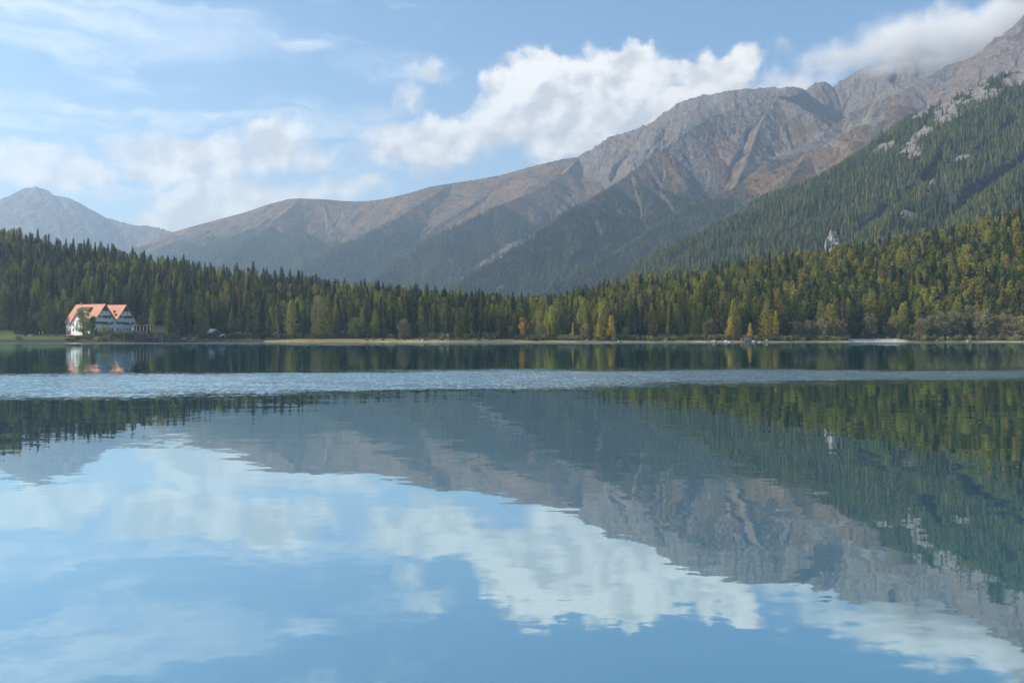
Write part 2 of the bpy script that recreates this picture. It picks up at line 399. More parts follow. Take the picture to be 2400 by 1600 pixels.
def patches(U, Yg, H, lst):
    """soft elliptical patches given in view pixels, for places with bare rock"""
    vx = (U * F + 1200) / 1.0204; vy = (HOR - (H - CAMZ) / Yg * F) / 1.0204
    acc = np.zeros_like(U)
    for cx, cy, rx, ry, ang in lst:
        a = math.radians(ang); dx, dy = vx - cx, vy - cy
        p = (dx * math.cos(a) + dy * math.sin(a)) / rx; q = (-dx * math.sin(a) + dy * math.cos(a)) / ry
        acc = np.maximum(acc, 1 - np.hypot(p, q))
    return acc
us, ys, U, X, Yg, H, ROCKK, K, DD = mountain_grid(-0.66, 0.66, 1500, 1000, 9900, 1150)
gy_, gx_ = np.gradient(H)
dY = np.gradient(Yg, axis=0); dX = np.gradient(X, axis=1)
hx = gx_ / dX; hy = (gy_ - hx * np.gradient(X, axis=0)) / dY
slope = np.hypot(hx, hy)
nz1 = fbm(X / 180, Yg / 180, 5, 51); nz2 = fbm(X / 60, Yg / 60, 4, 61)
nearK = (K == [r[0] for r in RIDGES].index('near')) | (K == [r[0] for r in RIDGES].index('rib8')) | (K == [r[0] for r in RIDGES].index('rib9'))
tl = 600 + 120 * nz1 + np.where(nearK & (Yg < 2700), 330, 0)
NM = [r[0] for r in RIDGES]
tl = tl - 110 * np.isin(K, [NM.index('brown'), NM.index('bowl'), NM.index('rib7')]) - 60 * (K == NM.index('grassy'))
tl = tl - 120 * sstep(slope, 0.85, 1.4)
FOR = 1 - sstep(H, tl - 40, tl + 60)
outcrop = patches(U, Yg, H, [(2098,335,34,72,25),(2121,290,30,42,0),(2113,262,28,28,0),(2167,266,56,26,-20),(2264,214,120,28,-18),(2338,175,44,44,0),(2136,428,20,36,0),(2090,494,36,24,-20),(2218,366,32,18,0),(2029,338,46,13,-25),(1985,365,30,8,-28)])
oc = np.where((Yg < 2700), sstep(outcrop, .02, .15) * sstep(outcrop + 1.1 * nz2 + 0.3 * nz1, 0.26, 0.50), 0)
scree = patches(U, Yg, H, [(1300,470,46,12,-48),(1150,580,110,12,-33),(1100,610,70,9,-35),(1150,660,30,7,-40),(1990,280,90,18,-20),(1900,320,70,14,25),(1830,345,110,14,-12),(1215,545,40,8,-30),(2040,215,80,12,-18),(1375,520,8,30,-20)])
sc = sstep(scree, .02, .15) * sstep(scree + 0.8 * nz2, 0.20, 0.60) * (Yg > 2700)
FOR = FOR * (1 - oc) * (1 - sc)
ROCK = sstep(slope + 0.6 * nz2 + 0.5 * nz1 + 0.04 * ROCKK + 0.00035 * (H - 900), 0.85, 1.25)
ROCK = np.maximum(ROCK, oc)
# cut terrain hidden far below the camera's sight is still kept: it is one sheet
def terrain_mat():
    m, N, b = material('mountain_ground')
    p = N.n('ShaderNodeNewGeometry').outputs['Position']
    rock, fo, scr = N.attr('rock')[2], N.attr('forest')[2], N.attr('scree')[2]
    n = N.noise(p, 0.006, 6, .6); nf = N.noise(p, 0.05, 6, .65); nn = N.noise(p, .18, 4, .6)
    grass = N.mix(N.ss(n, .35, .65), (.125,.082,.045), (.240,.135,.072))
    grass = N.mix(N.ss(nf, .45, .7, 0, .7), grass, (.075,.078,.035))
    grass = N.mix(N.ss(N.noise(p, .02, 5, .65), .50, .62, 0, .85), grass, (.045,.052,.026))
    rc = N.mix(N.ss(nf, .3, .7), (.115,.092,.078), (.225,.185,.155))
    rc = N.mix(N.ss(nn, .5, .75, 0, .5), rc, (.10,.10,.095))
    rr = N.ss(N.m('ADD', rock, N.m('MULTIPLY_ADD', nf, .9, -.45)), .35, .65)
    c = N.mix(rr, grass, rc)
    oc_ = N.attr('outcrop')[2]
    c = N.mix(N.ss(N.m('ADD', oc_, N.m('MULTIPLY_ADD', nn, 1.2, -.6)), .35, .6), c, N.mix(nf, (.11,.10,.09), (.34,.31,.275)))
    c = N.mix(scr, c, N.mix(nn, (.17,.15,.125), (.28,.245,.205)))
    c = N.mix(N.ss(N.m('ADD', fo, N.m('MULTIPLY_ADD', nf, .6, -.3)), .3, .6), c, N.mix(nf, (.030,.040,.020), (.065,.065,.030)))
    N.put(b.inputs['Base Color'], c); b.inputs['Roughness'].default_value = 1.0; b.inputs['Specular IOR Level'].default_value = .1
    bp = N.n('ShaderNodeBump'); bp.inputs['Strength'].default_value = 1.0; bp.inputs['Distance'].default_value = 24.0
    N.put(bp.inputs['Height'], N.m('ADD', nf, N.m('MULTIPLY', N.noise(p, .015, 5, .6), 1.2))); N.put(b.inputs['Normal'], bp.outputs[0])
    return m
M['terrain'] = terrain_mat()
me = fast_mesh('mountains', np.stack([X, Yg, H], 2).reshape(-1, 3), grid_faces(len(ys), len(us)), M['terrain'], True,
               {'rock': ROCK, 'forest': FOR, 'scree': sc, 'outcrop': oc})
tag(link(bpy.data.objects.new('mountains', me)), kind='structure')

# ------------------------------------------------------------------ near ground with the far shore
SKY_V = [(-400,470),(-150,490),(0,520),(100,541),(200,556),(300,571),(400,590),(500,606),(600,617),(700,632),(800,646),(900,656),(1000,666),(1100,672),(1200,680),(1260,682),(1300,666),(1360,655),(1400,648),(1500,636),(1600,622),(1700,604),(1800,588),(1900,574),(2000,565),(2100,545),(2200,530),(2300,503),(2352,487),(2500,460),(2800,440)]
sky_u = np.array([(x * 1.0204 - 1200) / F for x, _ in SKY_V]); sky_e = np.array([(HOR - y * 1.0204) / F for _, y in SKY_V])
def crest_depth(u): return 800.0 + 60 * np.abs(u) * 2
def shore_y(u):
    return 604 + 9 * np.sin(u * 17) + 5 * np.sin(u * 43 + 1) - 26 * np.exp(-((u + 0.395) / 0.055) ** 2) + 14 * np.exp(-((u - 0.37) / 0.03) ** 2)
HOUSE = ((269.5 - 1200) / F * 612, 612.0)
def ground_z(x, y):
    x = np.asarray(x, float); y = np.asarray(y, float); u = x / y
    E = np.interp(u, sky_u, sky_e); Yc = crest_depth(u); Ys = shore_y(u)
    zc = np.maximum(CAMZ + E * Yc - 23, 4)
    d = y - Ys
    t = np.clip((d - 26) / (Yc - Ys - 26), 0, 1.0)
    fl = 3.0 * sstep(d, 0, 3) * 0.35 + 1.7 * sstep(d, 2, 30)
    z = -0.5 + 0.55 * sstep(d, -2, 1) + fl + (zc - 4) * t ** 1.15
    z = z + 0.35 * fbm(x / 14, y / 14, 3, 71) * sstep(d, 0, 10) + 3.0 * fbm(x / 70, y / 70, 3, 72) * sstep(d, 60, 120)
    # hotel terrace with a steep bank to the water
    hx = (x - HOUSE[0] + 4) ; hy = (y - HOUSE[1] - 6)
    ter = (1 - sstep(np.abs(hx), 27, 48)) * (1 - sstep(hy, 28, 50))
    z = z * (1 - ter) + ter * (-0.5 + 6.6 * sstep(d, 0, 9) + np.maximum(hy - 22, 0) * .12)
    lawn = (1 - sstep(np.abs(x + 285), 24, 40)) * (1 - sstep(y, 640, 670))
    z = z * (1 - lawn) + lawn * (-0.5 + 1.0 * sstep(d, 0, 2) + 2.3 * sstep(d, 2, 14) + .045 * np.maximum(d - 8, 0))
    # beyond the crest: sink to the valley floor that the mountains rise from
    b = sstep(y, Yc + 20, 1080)
    z = z * (1 - b) + b * 13.0
    return z
gu = np.linspace(-0.72, 0.72, 1100); gt = np.concatenate([np.linspace(-14, 40, 110), np.linspace(41, 480, 170)])
GU, GT = np.meshgrid(gu, gt)
GY = shore_y(GU) + GT; GX = GU * GY; GZ = ground_z(GX, GY)
def ground_mat():
    m, N, b = material('shore_and_forest_floor')
    p = N.n('ShaderNodeNewGeometry').outputs['Position']
    d = N.attr('inland')[2]; sn = N.attr('sand')[2]; gr = N.attr('lawn')[2]
    n = N.noise(p, .25, 5, .6); nf = N.noise(p, 1.6, 4, .6)
    dry = N.mix(n, (.165,.125,.058), (.29,.22,.105))
    forest = N.mix(n, (.030,.032,.016), (.060,.055,.028))
    c = N.mix(N.ss(N.m('MULTIPLY_ADD', n, 12.0, d), 16, 26), dry, forest)
    c = N.mix(gr, c, N.mix(nf, (.055,.080,.020), (.10,.125,.033)))
    peb = N.mix(N.ss(nf, .35, .65), (.24,.225,.20), (.48,.45,.40))
    c = N.mix(sn, c, peb)
    N.put(b.inputs['Base Color'], c); b.inputs['Roughness'].default_value = 1.0; b.inputs['Specular IOR Level'].default_value = .1
    bp = N.n('ShaderNodeBump'); bp.inputs['Strength'].default_value = .8; bp.inputs['Distance'].default_value = .3
    N.put(bp.inputs['Height'], nf); N.put(b.inputs['Normal'], bp.outputs[0])
    return m
M['ground'] = ground_mat()
pxg = GU * F + 1200
beach = sstep(pxg, 1940, 2010) * (1 - sstep(pxg, 2110, 2135)) * (1 - sstep(GT, 16, 20))
thin = (0.4 * (1 - sstep(GT, .8, 2.0))) * sstep(perlin(pxg / 55, GT * 0 + 3.3) + .15, 0, .3) * sstep(pxg + 60 * perlin(pxg / 40, GT), 760, 900)
lawn_a = (1 - sstep(np.abs(GX + 285), 34, 46)) * sstep(GT, 6, 11) * (1 - sstep(GT, 40, 52))
bank_dark = (1 - sstep(np.abs(GX - HOUSE[0] + 4), 40, 52))
rightw = sstep(pxg, 1240, 1330)
GT2 = GT + rightw * 13
me = fast_mesh('ground', np.stack([GX, GY, GZ], 2).reshape(-1, 3), grid_faces(len(gt), len(gu)), M['ground'], True,
               {'inland': GT2 + 30 * np.maximum(bank_dark, 1 - sstep(pxg + 90 * perlin(pxg / 45, GT / 9), 560, 660)) * (1 - lawn_a), 'sand': np.maximum(beach, thin * (1 - bank_dark)), 'lawn': lawn_a})
tag(link(bpy.data.objects.new('ground', me)), kind='structure')
def gz(x, y): return float(ground_z(x, y))

# ------------------------------------------------------------------ lake
def water_mat():
    m, N, b = material('lake_water'); t = m.node_tree
    p = N.n('ShaderNodeNewGeometry').outputs['Position']
    x, y, z = N.sep(p)
    inv = N.m('DIVIDE', CAMZ * F, y)                 # how strongly distance compresses ripples
    wob = N.noise(N.vm('MULTIPLY', p, (.05, .12, 0)), 1.0, 7, .72)
    edge = N.m('MULTIPLY_ADD', wob, 44.0, -22.0)
    yy = N.m('ADD', y, edge)
    # the wind-ruffled belt across the lake: near edge 62 m at left, 84 m at right
    near_e = N.m('MULTIPLY_ADD', x, 0.36, 75.0)
    nearf = N.ss(N.m('SUBTRACT', yy, near_e), -14.0, 9.0)
    farf = N.ss(N.m('MULTIPLY_ADD', N.m('MINIMUM', x, 0.0), -.32, yy), 112.0, 138.0, 1.0, 0.0)
    belt = N.m('POWER', N.m('MULTIPLY', nearf, farf), 3.2)
    line = N.m('MULTIPLY', N.ss(yy, 470.0, 500.0), N.ss(y, 540.0, 575.0, 1.0, 0.0))
    line = N.m('MULTIPLY', line, N.ss(N.noise(N.vm('MULTIPLY', p, (.01, .03, 0)), 1.0, 2, .5), .30, .5, .5, 1.0))
    belt = N.m('MAXIMUM', belt, line)
    def slopes(sc, det, ay=None):
        q = N.vm('MULTIPLY', p, (sc * .55 if ay is None else sc, sc if ay is None else ay, 0))
        return N.vm('SUBTRACT', N.noise(q, 1.0, det, .6, col=True), (.5, .5, .5))
    small = slopes(2.4, 3.0); mid = slopes(.55, 3.0)
    patch = N.ss(N.noise(N.vm('MULTIPLY', p, (.05, .10, 0)), 1.0, 3, .55), .35, .7, .25, 1.0)
    calm = N.vm('ADD', N.vm('SCALE', small, scale=N.m('MULTIPLY', patch, .034)), N.vm('SCALE', mid, scale=.020))
    ruf = N.vm('ADD', N.vm('SCALE', slopes(4.0, 3.0, 1.2), scale=.62), N.vm('SCALE', mid, scale=.22))
    s = N.vm('ADD', calm, N.vm('SCALE', ruf, scale=belt))
    s = N.vm('MULTIPLY', s, (.6, 1, 0))
    nrm = N.vm('NORMALIZE', N.vm('ADD', s, (0, 0, 1)))
    rough = N.m('MULTIPLY_ADD', belt, .18, .014)
    gl = N.n('ShaderNodeBsdfGlossy'); N.put(gl.inputs['Color'], (.75, .88, .91, 1)); N.put(gl.inputs['Roughness'], rough); N.put(gl.inputs['Normal'], nrm)
    df = N.n('ShaderNodeBsdfDiffuse'); N.put(df.inputs['Color'], (.004, .090, .115, 1))
    fr = N.n('ShaderNodeFresnel'); fr.inputs[0].default_value = 1.8
    fac = N.ss(fr.outputs[0], .05, .60, .62, .95)
    ms = N.n('ShaderNodeMixShader'); N.put(ms.inputs[0], fac)
    t.links.new(df.outputs[0], ms.inputs[1]); t.links.new(gl.outputs[0], ms.inputs[2])
    t.nodes.remove(b); t.links.new(ms.outputs[0], t.nodes['Material Output'].inputs[0])
    return m
M['water'] = water_mat()
lk = MB().poly([(-620, -60, 0), (620, -60, 0), (620, 720, 0), (-620, 720, 0)]).build('lake_water', M['water'])
tag(lk, kind='structure')

# ------------------------------------------------------------------ tree meshes (shared by all copies)
class Tri:
    def __init__(s): s.v = []; s.f = []
    def tri(s, a, b, c):
        i = len(s.v); s.v += [a, b, c]; s.f.append((i, i + 1, i + 2))
    def leaf(s, p, d, up, l, w):
        """a thin pointed blade from p along d"""
        sd_ = d.cross(up)
        if sd_.length < 1e-4: sd_ = Vector((1, 0, 0))
        sd_.normalize(); m = p + d * (l * .45)
        s.tri(tuple(p), tuple(m + sd_ * w), tuple(p + d * l)); s.tri(tuple(p), tuple(p + d * l), tuple(m - sd_ * w))
def rv(R, a=1.0): return Vector((R.gauss(0, a), R.gauss(0, a), R.gauss(0, a)))
def spruce_crown(seed, H=24.0, rmax=3.5, open_=0.0):
    R = random.Random(seed); T = Tri(); z = H * .07; ph = 0
    lean = R.uniform(0, 6.28)
    while z < H - .25:
        t = z / H; L = rmax * (1 - t) ** .82 * (0.72 + .28 * min(1, t / .12)) + .18
        nb = int(6 + 3 * (1 - t)); ph += R.uniform(.4, 2.2)
        lop = 1 + .18 * math.cos(ph * .3 + lean)
        for k in range(nb):
            if R.random() < open_: continue
            a = ph + 2 * math.pi * k / nb + R.uniform(-.3, .3)
            l = L * R.uniform(.62, 1.14) * lop
            d = Vector((math.cos(a), math.sin(a), 0))
            p0 = Vector((0, 0, z + R.uniform(-.2, .25))); n = 5
            drop = .34 if t < .75 else -.25 * (t - .75) * 4
            prev = p0
            for q in range(1, n + 1):
                s_ = q / n
                p = p0 + d * (l * s_) + Vector((0, 0, -drop * l * s_ ** 1.4 + .16 * l * max(0, s_ - .7)))
                seg = (p - prev)
                wv = (.16 + .36 * (1 - s_)) * min(1, l / 2) + .12
                T.leaf(prev, seg.normalized(), Vector((0, 0, 1)), seg.length * 1.5, wv)
                for sg in (-1, 1):
                    sdv = Vector((-d.y, d.x, 0)) * sg + d * .55 + Vector((0, 0, -.55 - R.random() * .5))
                    T.leaf(prev.lerp(p, R.random()), sdv.normalized(), Vector((d.x, d.y, .6)), (.30 + .75 * (1 - s_ * .7)) * min(1.0, .35 + l / 3), .15)
                prev = p
        z += .50 + .28 * (1 - t)
    T.leaf(Vector((0, 0, H - 1.3)), Vector((0, 0, 1)), Vector((1, 0, 0)), 1.5, .10)
    return T
def larch_crown(seed, H=23.0, rmax=3.6, dens=1.0):
    R = random.Random(seed); T = Tri(); z = H * .10; ph = 0
    while z < H - .4:
        t = z / H
        prof = min(1, (t + .10) / .30) * (1 - t) ** .80
        L = rmax * prof * 1.12 + .2; nb = R.randint(4, 6); ph += 1.1 + R.random()
        for k in range(nb):
            a = ph + 2 * math.pi * k / nb + R.uniform(-.5, .5); l = L * R.uniform(.5, 1.2)
            d = Vector((math.cos(a), math.sin(a), R.uniform(-.18, .25)))
            p0 = Vector((0, 0, z))
            m = int((4 + l * 3.4) * dens)
            for q in range(m):
                s_ = (q + R.random()) / m
                p = p0 + d * (l * s_) + rv(R, .14 + .10 * l * s_) + Vector((0, 0, .10 * l * s_ * s_))
                dd = (d * .7 + rv(R, .8) + Vector((0, 0, -.3))).normalized()
                T.leaf(p, dd, (rv(R) + Vector((0, 0, 1))).normalized(), R.uniform(.45, .95), R.uniform(.12, .24))
        z += R.uniform(.42, .72)
    T.leaf(Vector((0, 0, H - 1.2)), Vector((0, 0, 1)), Vector((1, 0, 0)), 1.4, .12)
    return T
def round_crown(seed, H=9.0, rad=3.6, z0=.12, n=2600, size=.34, clumps=26, bare=0.0):
    R = random.Random(seed); T = Tri(); cs = []
    for i in range(clumps):
        a = R.uniform(0, 6.28); e = R.uniform(-.95, 1.0); q = R.random() ** .4 * .78
        c = Vector((math.cos(a) * rad * q * math.sqrt(1 - e * e * .8), math.sin(a) * rad * q * math.sqrt(1 - e * e * .8), H * (.5 + z0 / 2) + e * H * (.5 - z0 / 2) * .86))
        cs.append((c, R.uniform(.20, .36) * rad))
    for i in range(n):
        c, r = R.choice(cs); p = c + rv(R).normalized() * r * R.random() ** .35
        if p.z < .3: continue
        out = (p - Vector((0, 0, H * .45))).normalized()
        dd = (out * .8 + rv(R, .7) + Vector((0, 0, .25 if bare else 0))).normalized()
        if bare: T.leaf(p, dd, rv(R).normalized(), size * R.uniform(.9, 2.2), size * .30)
        else: T.leaf(p, dd, rv(R).normalized(), size * R.uniform(.7, 1.3), size * .42)
    return T, cs
def tri_mesh(name, T, mat): return fast_mesh(name, np.array(T.v), np.array(T.f), mat)
def trunk_mesh(name, H, r, mat, seed, limbs=None):
    R = random.Random(seed); mb = MB(); n = 5; prev = Vector((0, 0, -.6)); pr = r * 1.25
    top = H if limbs is None else H * .55
    for k in range(1, n + 1):
        s_ = k / n; p = Vector((R.uniform(-.06, .06) * s_ * 2, R.uniform(-.06, .06) * s_ * 2, top * s_)); q = r * (1 - s_) ** .8 + .03
        mb.tube(prev, p, pr, q, 7); prev, pr = p, q
    if limbs is None:
        for k in range(10):
            z = H * R.uniform(.05, .25); a = R.uniform(0, 6.28)
            mb.tube((0, 0, z), (math.cos(a) * R.uniform(.6, 1.5), math.sin(a) * R.uniform(.6, 1.5), z - R.uniform(-.1, .3)), .04, .01, 4)
    else:
        for c, rr in limbs[:18]:
            z = R.uniform(.05, .5) * H
            mid = Vector((0, 0, z)).lerp(c, .5) + Vector((0, 0, -.25))
            mb.tube((0, 0, z), mid, r * .4, r * .25, 5); mb.tube(mid, c, r * .25, .02, 5)
    return mb.mesh(name, mat)
KIND = {}       # kind -> list of (crown mesh, trunk mesh, nominal height)
def add_kind(k, crown, cmat, H, r, bark, seed, limbs=None):
    cm = tri_mesh(k + '_crown', crown, cmat); tm = trunk_mesh(k + '_trunk', H, r, bark, seed, limbs)
    KIND.setdefault(k, []).append((cm, tm, H))
for i in range(6): add_kind('spruce', spruce_crown(10 + i, 24, 3.5 + .5 * (i % 3), (0, .12, .06)[i % 3]), M['spruce'], 24, .30, M['bark'], i)
for i in range(5): add_kind('larch', larch_crown(30 + i, 23, 3.8 + .5 * (i % 3), 1.2), M['larch'], 23, .28, M['bark'], i)
for i in range(3): add_kind('golden_larch', larch_crown(50 + i, 12, 2.5 + .3 * i, 1.6), M['larch_gold'], 12, .2, M['bark'], i)
for i in range(4):
    c, l = round_crown(60 + i, 9, 3.5 + .4 * (i % 2), .04, 4200, .36, 36, 1); add_kind('alder', c, M['twigs'], 9, .16, M['bark_pale'], i, l)
for i in range(2):
    c, l = round_crown(70 + i, 11, 3.3, .10, 3200, .42, 30); add_kind('birch', c, M['birch_gold'], 11, .18, M['bark_pale'], i, l)
for i in range(2):
    c, l = round_crown(75 + i, 12, 5.0, .28, 3600, .50, 30); add_kind('broadleaf', c, M['leaf_green'], 12, .28, M['bark'], i, l)
c, l = round_crown(80, 13, 4.6, .14, 3000, .46, 34); add_kind('garden_tree', c, M['leaf_pale'], 13, .24, M['bark'], 3, l)
for i in range(3):
    c, l = round_crown(85 + i, 2.6, 2.1, .02, 900, .26, 12); add_kind('shrub', c, M['leaf_green'] if i < 2 else M['leaf_pale'], 2.6, .07, M['bark'], i, l)

NAMES = {'spruce': ('spruce_tree', 'spruce'), 'larch': ('larch_tree', 'larch'), 'golden_larch': ('golden_larch_tree', 'larch'),
         'alder': ('alder_tree', 'alder'), 'birch': ('birch_tree', 'birch'), 'broadleaf': ('broadleaf_tree', 'tree'),
         'garden_tree': ('garden_tree', 'tree'), 'shrub': ('shrub', 'shrub')}
RT = random.Random(99)
def plant(kind, x, y, h, label, group=None, wid=1.0, var=None, z=None):
    ms = KIND[kind]; cm, tm, H = ms[(var if var is not None else RT.randrange(len(ms))) % len(ms)]
    nm, cat = NAMES[kind]; s_ = h / H
    e = empty(nm, (x, y, (gz(x, y) if z is None else z) - .1), RT.uniform(0, 6.28), (s_ * wid, s_ * wid, s_))
    tag(e, label, cat, group)
    link(bpy.data.objects.new('crown', cm), e); link(bpy.data.objects.new('trunk', tm), e)
    return e
def at_px(px, y): return ((px - 1200) / F * y, y)

# hand-placed trees of the shore: kind, photo x, metres inland of the waterline, top y in the photo, width factor, label
SH = [
 ('broadleaf',111,26,718,1.0,'dark spreading broadleaf tree at the left edge of the sunny lawn'),
 ('broadleaf',131,22,733,1.05,'dark spreading tree on the lawn closest to the red-roofed hotel'),
 ('spruce',58,34,660,1.0,'tall dark spruce standing on the lawn behind the low pale wall'),
 ('garden_tree',194,12,727,.95,'sunlit pale green tree in front of the hotel side wall'),
 ('broadleaf',219,10,742,.60,'small dark tree in front of the hotel corner between its roofs'),
 ('broadleaf',330,22,738,.55,'small bushy green tree just right of the hotel by the pavilion'),
 ('larch',356,24,722,.8,'slim green larch beside the white pavilion posts'),
 ('spruce',401,26,684,1.2,'light green spruce rising right of the pavilion'),
 ('larch',465,28,676,1.1,'broad larch standing left of the timber hut'),
 ('larch',437,34,690,.9,'yellowish larch behind the shore path left of the timber hut'),
 ('spruce',614,10,696,1.15,'reddish green spruce leaning over the water right of the timber hut'),
 ('spruce',653,30,678,1.0,'dark blue-green spruce at the start of the tan grass shore'),
 ('larch',684,26,699,1.25,'wide olive larch on the tan grass shore, leftmost of the open group'),
 ('spruce',708,24,742,1.1,'low spruce between two wide larches on the tan grass shore'),
 ('spruce',727,28,718,.9,'narrow green spruce in the middle of the tan grass shore'),
 ('alder',746,26,699,.55,'thin bare brownish tree between green crowns on the tan grass shore'),
 ('larch',764,24,701,1.35,'wide yellow-green larch in the middle of the tan grass shore'),
 ('alder',831,22,745,1.0,'round grey leafless alder on the tan grass, left one of the pair'),
 ('spruce',892,20,697,.75,'slender yellow-green spruce between the two round grey alders'),
 ('alder',948,20,749,1.0,'round grey leafless alder on the tan grass, right one of the pair'),
 ('spruce',1001,28,714,.62,'very slender orange-tipped spruce right of the round grey alders'),
 ('spruce',1075,18,717,1.45,'broad dark spruce just right of the small white signboard'),
 ('spruce',1125,20,755,1.2,'short dark spruce left of the bright green cone-shaped one'),
 ('spruce',1170,16,735,1.15,'bright green cone-shaped spruce left of the golden birch'),
 ('alder',1198,20,762,.7,'small grey-green alder touching the left side of the golden birch'),
 ('birch',1224,18,744,.85,'golden yellow birch at the waterline, brightest tree of the shore'),
 ('birch',1244,24,752,.75,'pale olive-gold birch crowded behind the golden one'),
 ('alder',1266,14,758,1.0,'purplish brown leafless alder right of the golden birches'),
 ('spruce',1288,8,755,1.1,'small dense green spruce at the water left of the wooden footbridge'),
 ('larch',1318,24,700,.9,'slim green larch behind the wooden footbridge'),
 ('golden_larch',1343,20,755,.55,'small slim golden larch right above the footbridge end'),
 ('alder',1373,14,760,1.0,'low brown leafless alder between the footbridge and the golden larches'),
 ('golden_larch',1404,8,748,1.0,'golden larch with spreading branches, left one of the pair by the water'),
 ('golden_larch',1433,10,737,1.0,'taller golden larch, right one of the pair by the water'),
 ('alder',1466,12,768,.9,'low rusty brown alder right of the pair of golden larches'),
 ('larch',1489,22,742,.9,'olive larch at the edge of the wood behind the rusty alder'),
 ('golden_larch',1523,16,756,.6,'small slim yellow larch midway between the two wooden bridges'),
 ('larch',1565,16,756,1.0,'short olive larch right of the small slim yellow one'),
 ('larch',1600,18,748,1.0,'short green larch left of the tall yellow-green one'),
 ('larch',1629,18,711,.85,'tall yellow-green larch above the shrubs left of the grey alder'),
 ('alder',1665,16,748,1.0,'round grey alder left of the golden larch by the jetty'),
 ('larch',1693,20,735,.7,'slim green larch squeezed between grey alder and golden larch'),
 ('golden_larch',1711,12,740,1.0,'deep golden larch overhanging the water by the small jetty'),
 ('larch',1733,14,738,.8,'yellow-green larch directly behind the small jetty'),
 ('golden_larch',1758,9,756,.8,'low golden larch bending over the right end of the jetty'),
 ('larch',1797,14,700,1.0,'tall olive larch at the shore right of the jetty'),
 ('golden_larch',1818,20,728,.7,'yellow larch in front of the tall olive larches right of the jetty'),
 ('spruce',1838,12,728,.9,'dark green young spruce left of the brown alders'),
 ('alder',1871,12,755,1.1,'brown leafless alder, left one of the thicket before the stony beach'),
 ('alder',1900,14,750,1.0,'brown leafless alder in the middle of the thicket before the stony beach'),
 ('alder',1928,12,746,1.05,'tall brown leafless alder, right one of the thicket before the stony beach'),
 ('golden_larch',1955,10,773,.6,'low orange larch bush at the left end of the stony beach'),
 ('alder',1970,14,749,1.0,'greyish alder overhanging the left end of the stony beach'),
 ('alder',2038,26,737,.95,'lone alder with a thin straight stem behind the stony beach'),
 ('broadleaf',2074,20,757,.75,'round green bush tree behind the people on the beach'),
 ('alder',2095,24,745,.9,'greyish alder behind the right half of the stony beach'),
 ('spruce',2113,10,757,1.3,'small green cone-shaped spruce at the right end of the stony beach'),
 ('broadleaf',2137,10,760,.6,'green leafy bush tree right of the small beach spruce'),
 ('alder',2160,16,748,1.1,'grey-brown alder, first of the big thicket right of the beach'),
 ('alder',2188,18,740,1.15,'grey-brown alder, second of the big thicket right of the beach'),
 ('alder',2214,14,733,1.0,'grey-brown alder, third of the big thicket right of the beach'),
 ('alder',2242,16,731,1.1,'grey-brown alder, fourth of the big thicket right of the beach'),
 ('alder',2272,20,719,1.0,'tallest grey alder with pale stem in the big thicket right of the beach'),
 ('alder',2300,14,728,1.0,'grey alder right of the tallest pale-stemmed one'),
 ('larch',2312,12,738,.6,'slim dark larch at the water among the grey alders'),
 ('alder',2330,18,742,1.1,'grey-brown alder, third from the right edge of the thicket'),
 ('alder',2360,16,738,1.1,'grey-brown alder, second from the right edge of the thicket'),
 ('alder',2392,14,741,1.1,'grey-brown alder at the right edge of the thicket'),
]
def su(px): return float(shore_y(np.array((px - 1200) / F)))
hand = []
for kd, px, inl, top, wd, lab in SH:
    y = su(px) + inl; x, _ = at_px(px, y); zg = gz(x, y)
    h = CAMZ + (HOR - top) / F * y - zg
    gname = {'alder': 'leafless alders along the far shore', 'golden_larch': 'golden larches along the far shore'}.get(kd, 'open trees along the far shore')
    plant(kd, x, y, h, lab, gname, wd * (1.15 if kd in ('spruce', 'larch') else KIND[kd][0][2] / h * (h / KIND[kd][0][2]) ))
    hand.append((x, y, 3.5 if kd in ('spruce', 'larch') else 4.5))

# the closed forest: candidates on a jittered grid
cand = []
sp = 6.6; RF = random.Random(5)
yy = 618.0
while yy < 900:
    xx = -0.64 * yy
    while xx < 0.64 * yy:
        x, y = xx + RF.uniform(-2.6, 2.6), yy + RF.uniform(-2.6, 2.6); u = x / y; px = u * F + 1200; xx += sp
        d = y - su(px)
        lim = 32 + 5 * math.sin(px / 37.0)
        if px > 1240: lim = 17 + 5 * math.sin(px / 41.0)
        if 1990 < px < 2110: lim = 30
        if px > 2120: lim = 24
        if d < lim: continue
        if abs(x - HOUSE[0] + 6) < 34 and y < HOUSE[1] + 50: continue
        if px < 140 and d < 46: continue
        if 455 < px < 545 and d < 44: continue
        if y > crest_depth(u) + 26: continue
        if any(abs(x - hx_) < r_ and -2 < y - hy_ < r_ for hx_, hy_, r_ in hand): continue
        fl = .36 if px < 700 else (.46 if px < 1250 else .64)
        fl += .22 * float(perlin(np.array([x / 45.0]), np.array([y / 45.0]), 9)[0]) * 2
        kd = 'larch' if RF.random() < fl else 'spruce'
        h = RF.gauss(23, 3.0) if kd == 'spruce' else RF.gauss(22, 2.6)
        h = max(14, min(31, h)) + 5.0 * max(0.0, min(1.0, (px - 1300) / 700))
        if d < 50: h *= RF.uniform(.68, 1.0)
        cand.append([x, y, kd, h, RF.uniform(.92, 1.4) * (1.15 if px > 1600 else 1.05), RF.randrange(30), RF.uniform(0, 6.28)])
    yy += sp
cand.sort(key=lambda c: c[1])
cz = ground_z(np.array([c[0] for c in cand]), np.array([c[1] for c in cand]))
hz = np.full(2400, -1.0); sc_vis = []
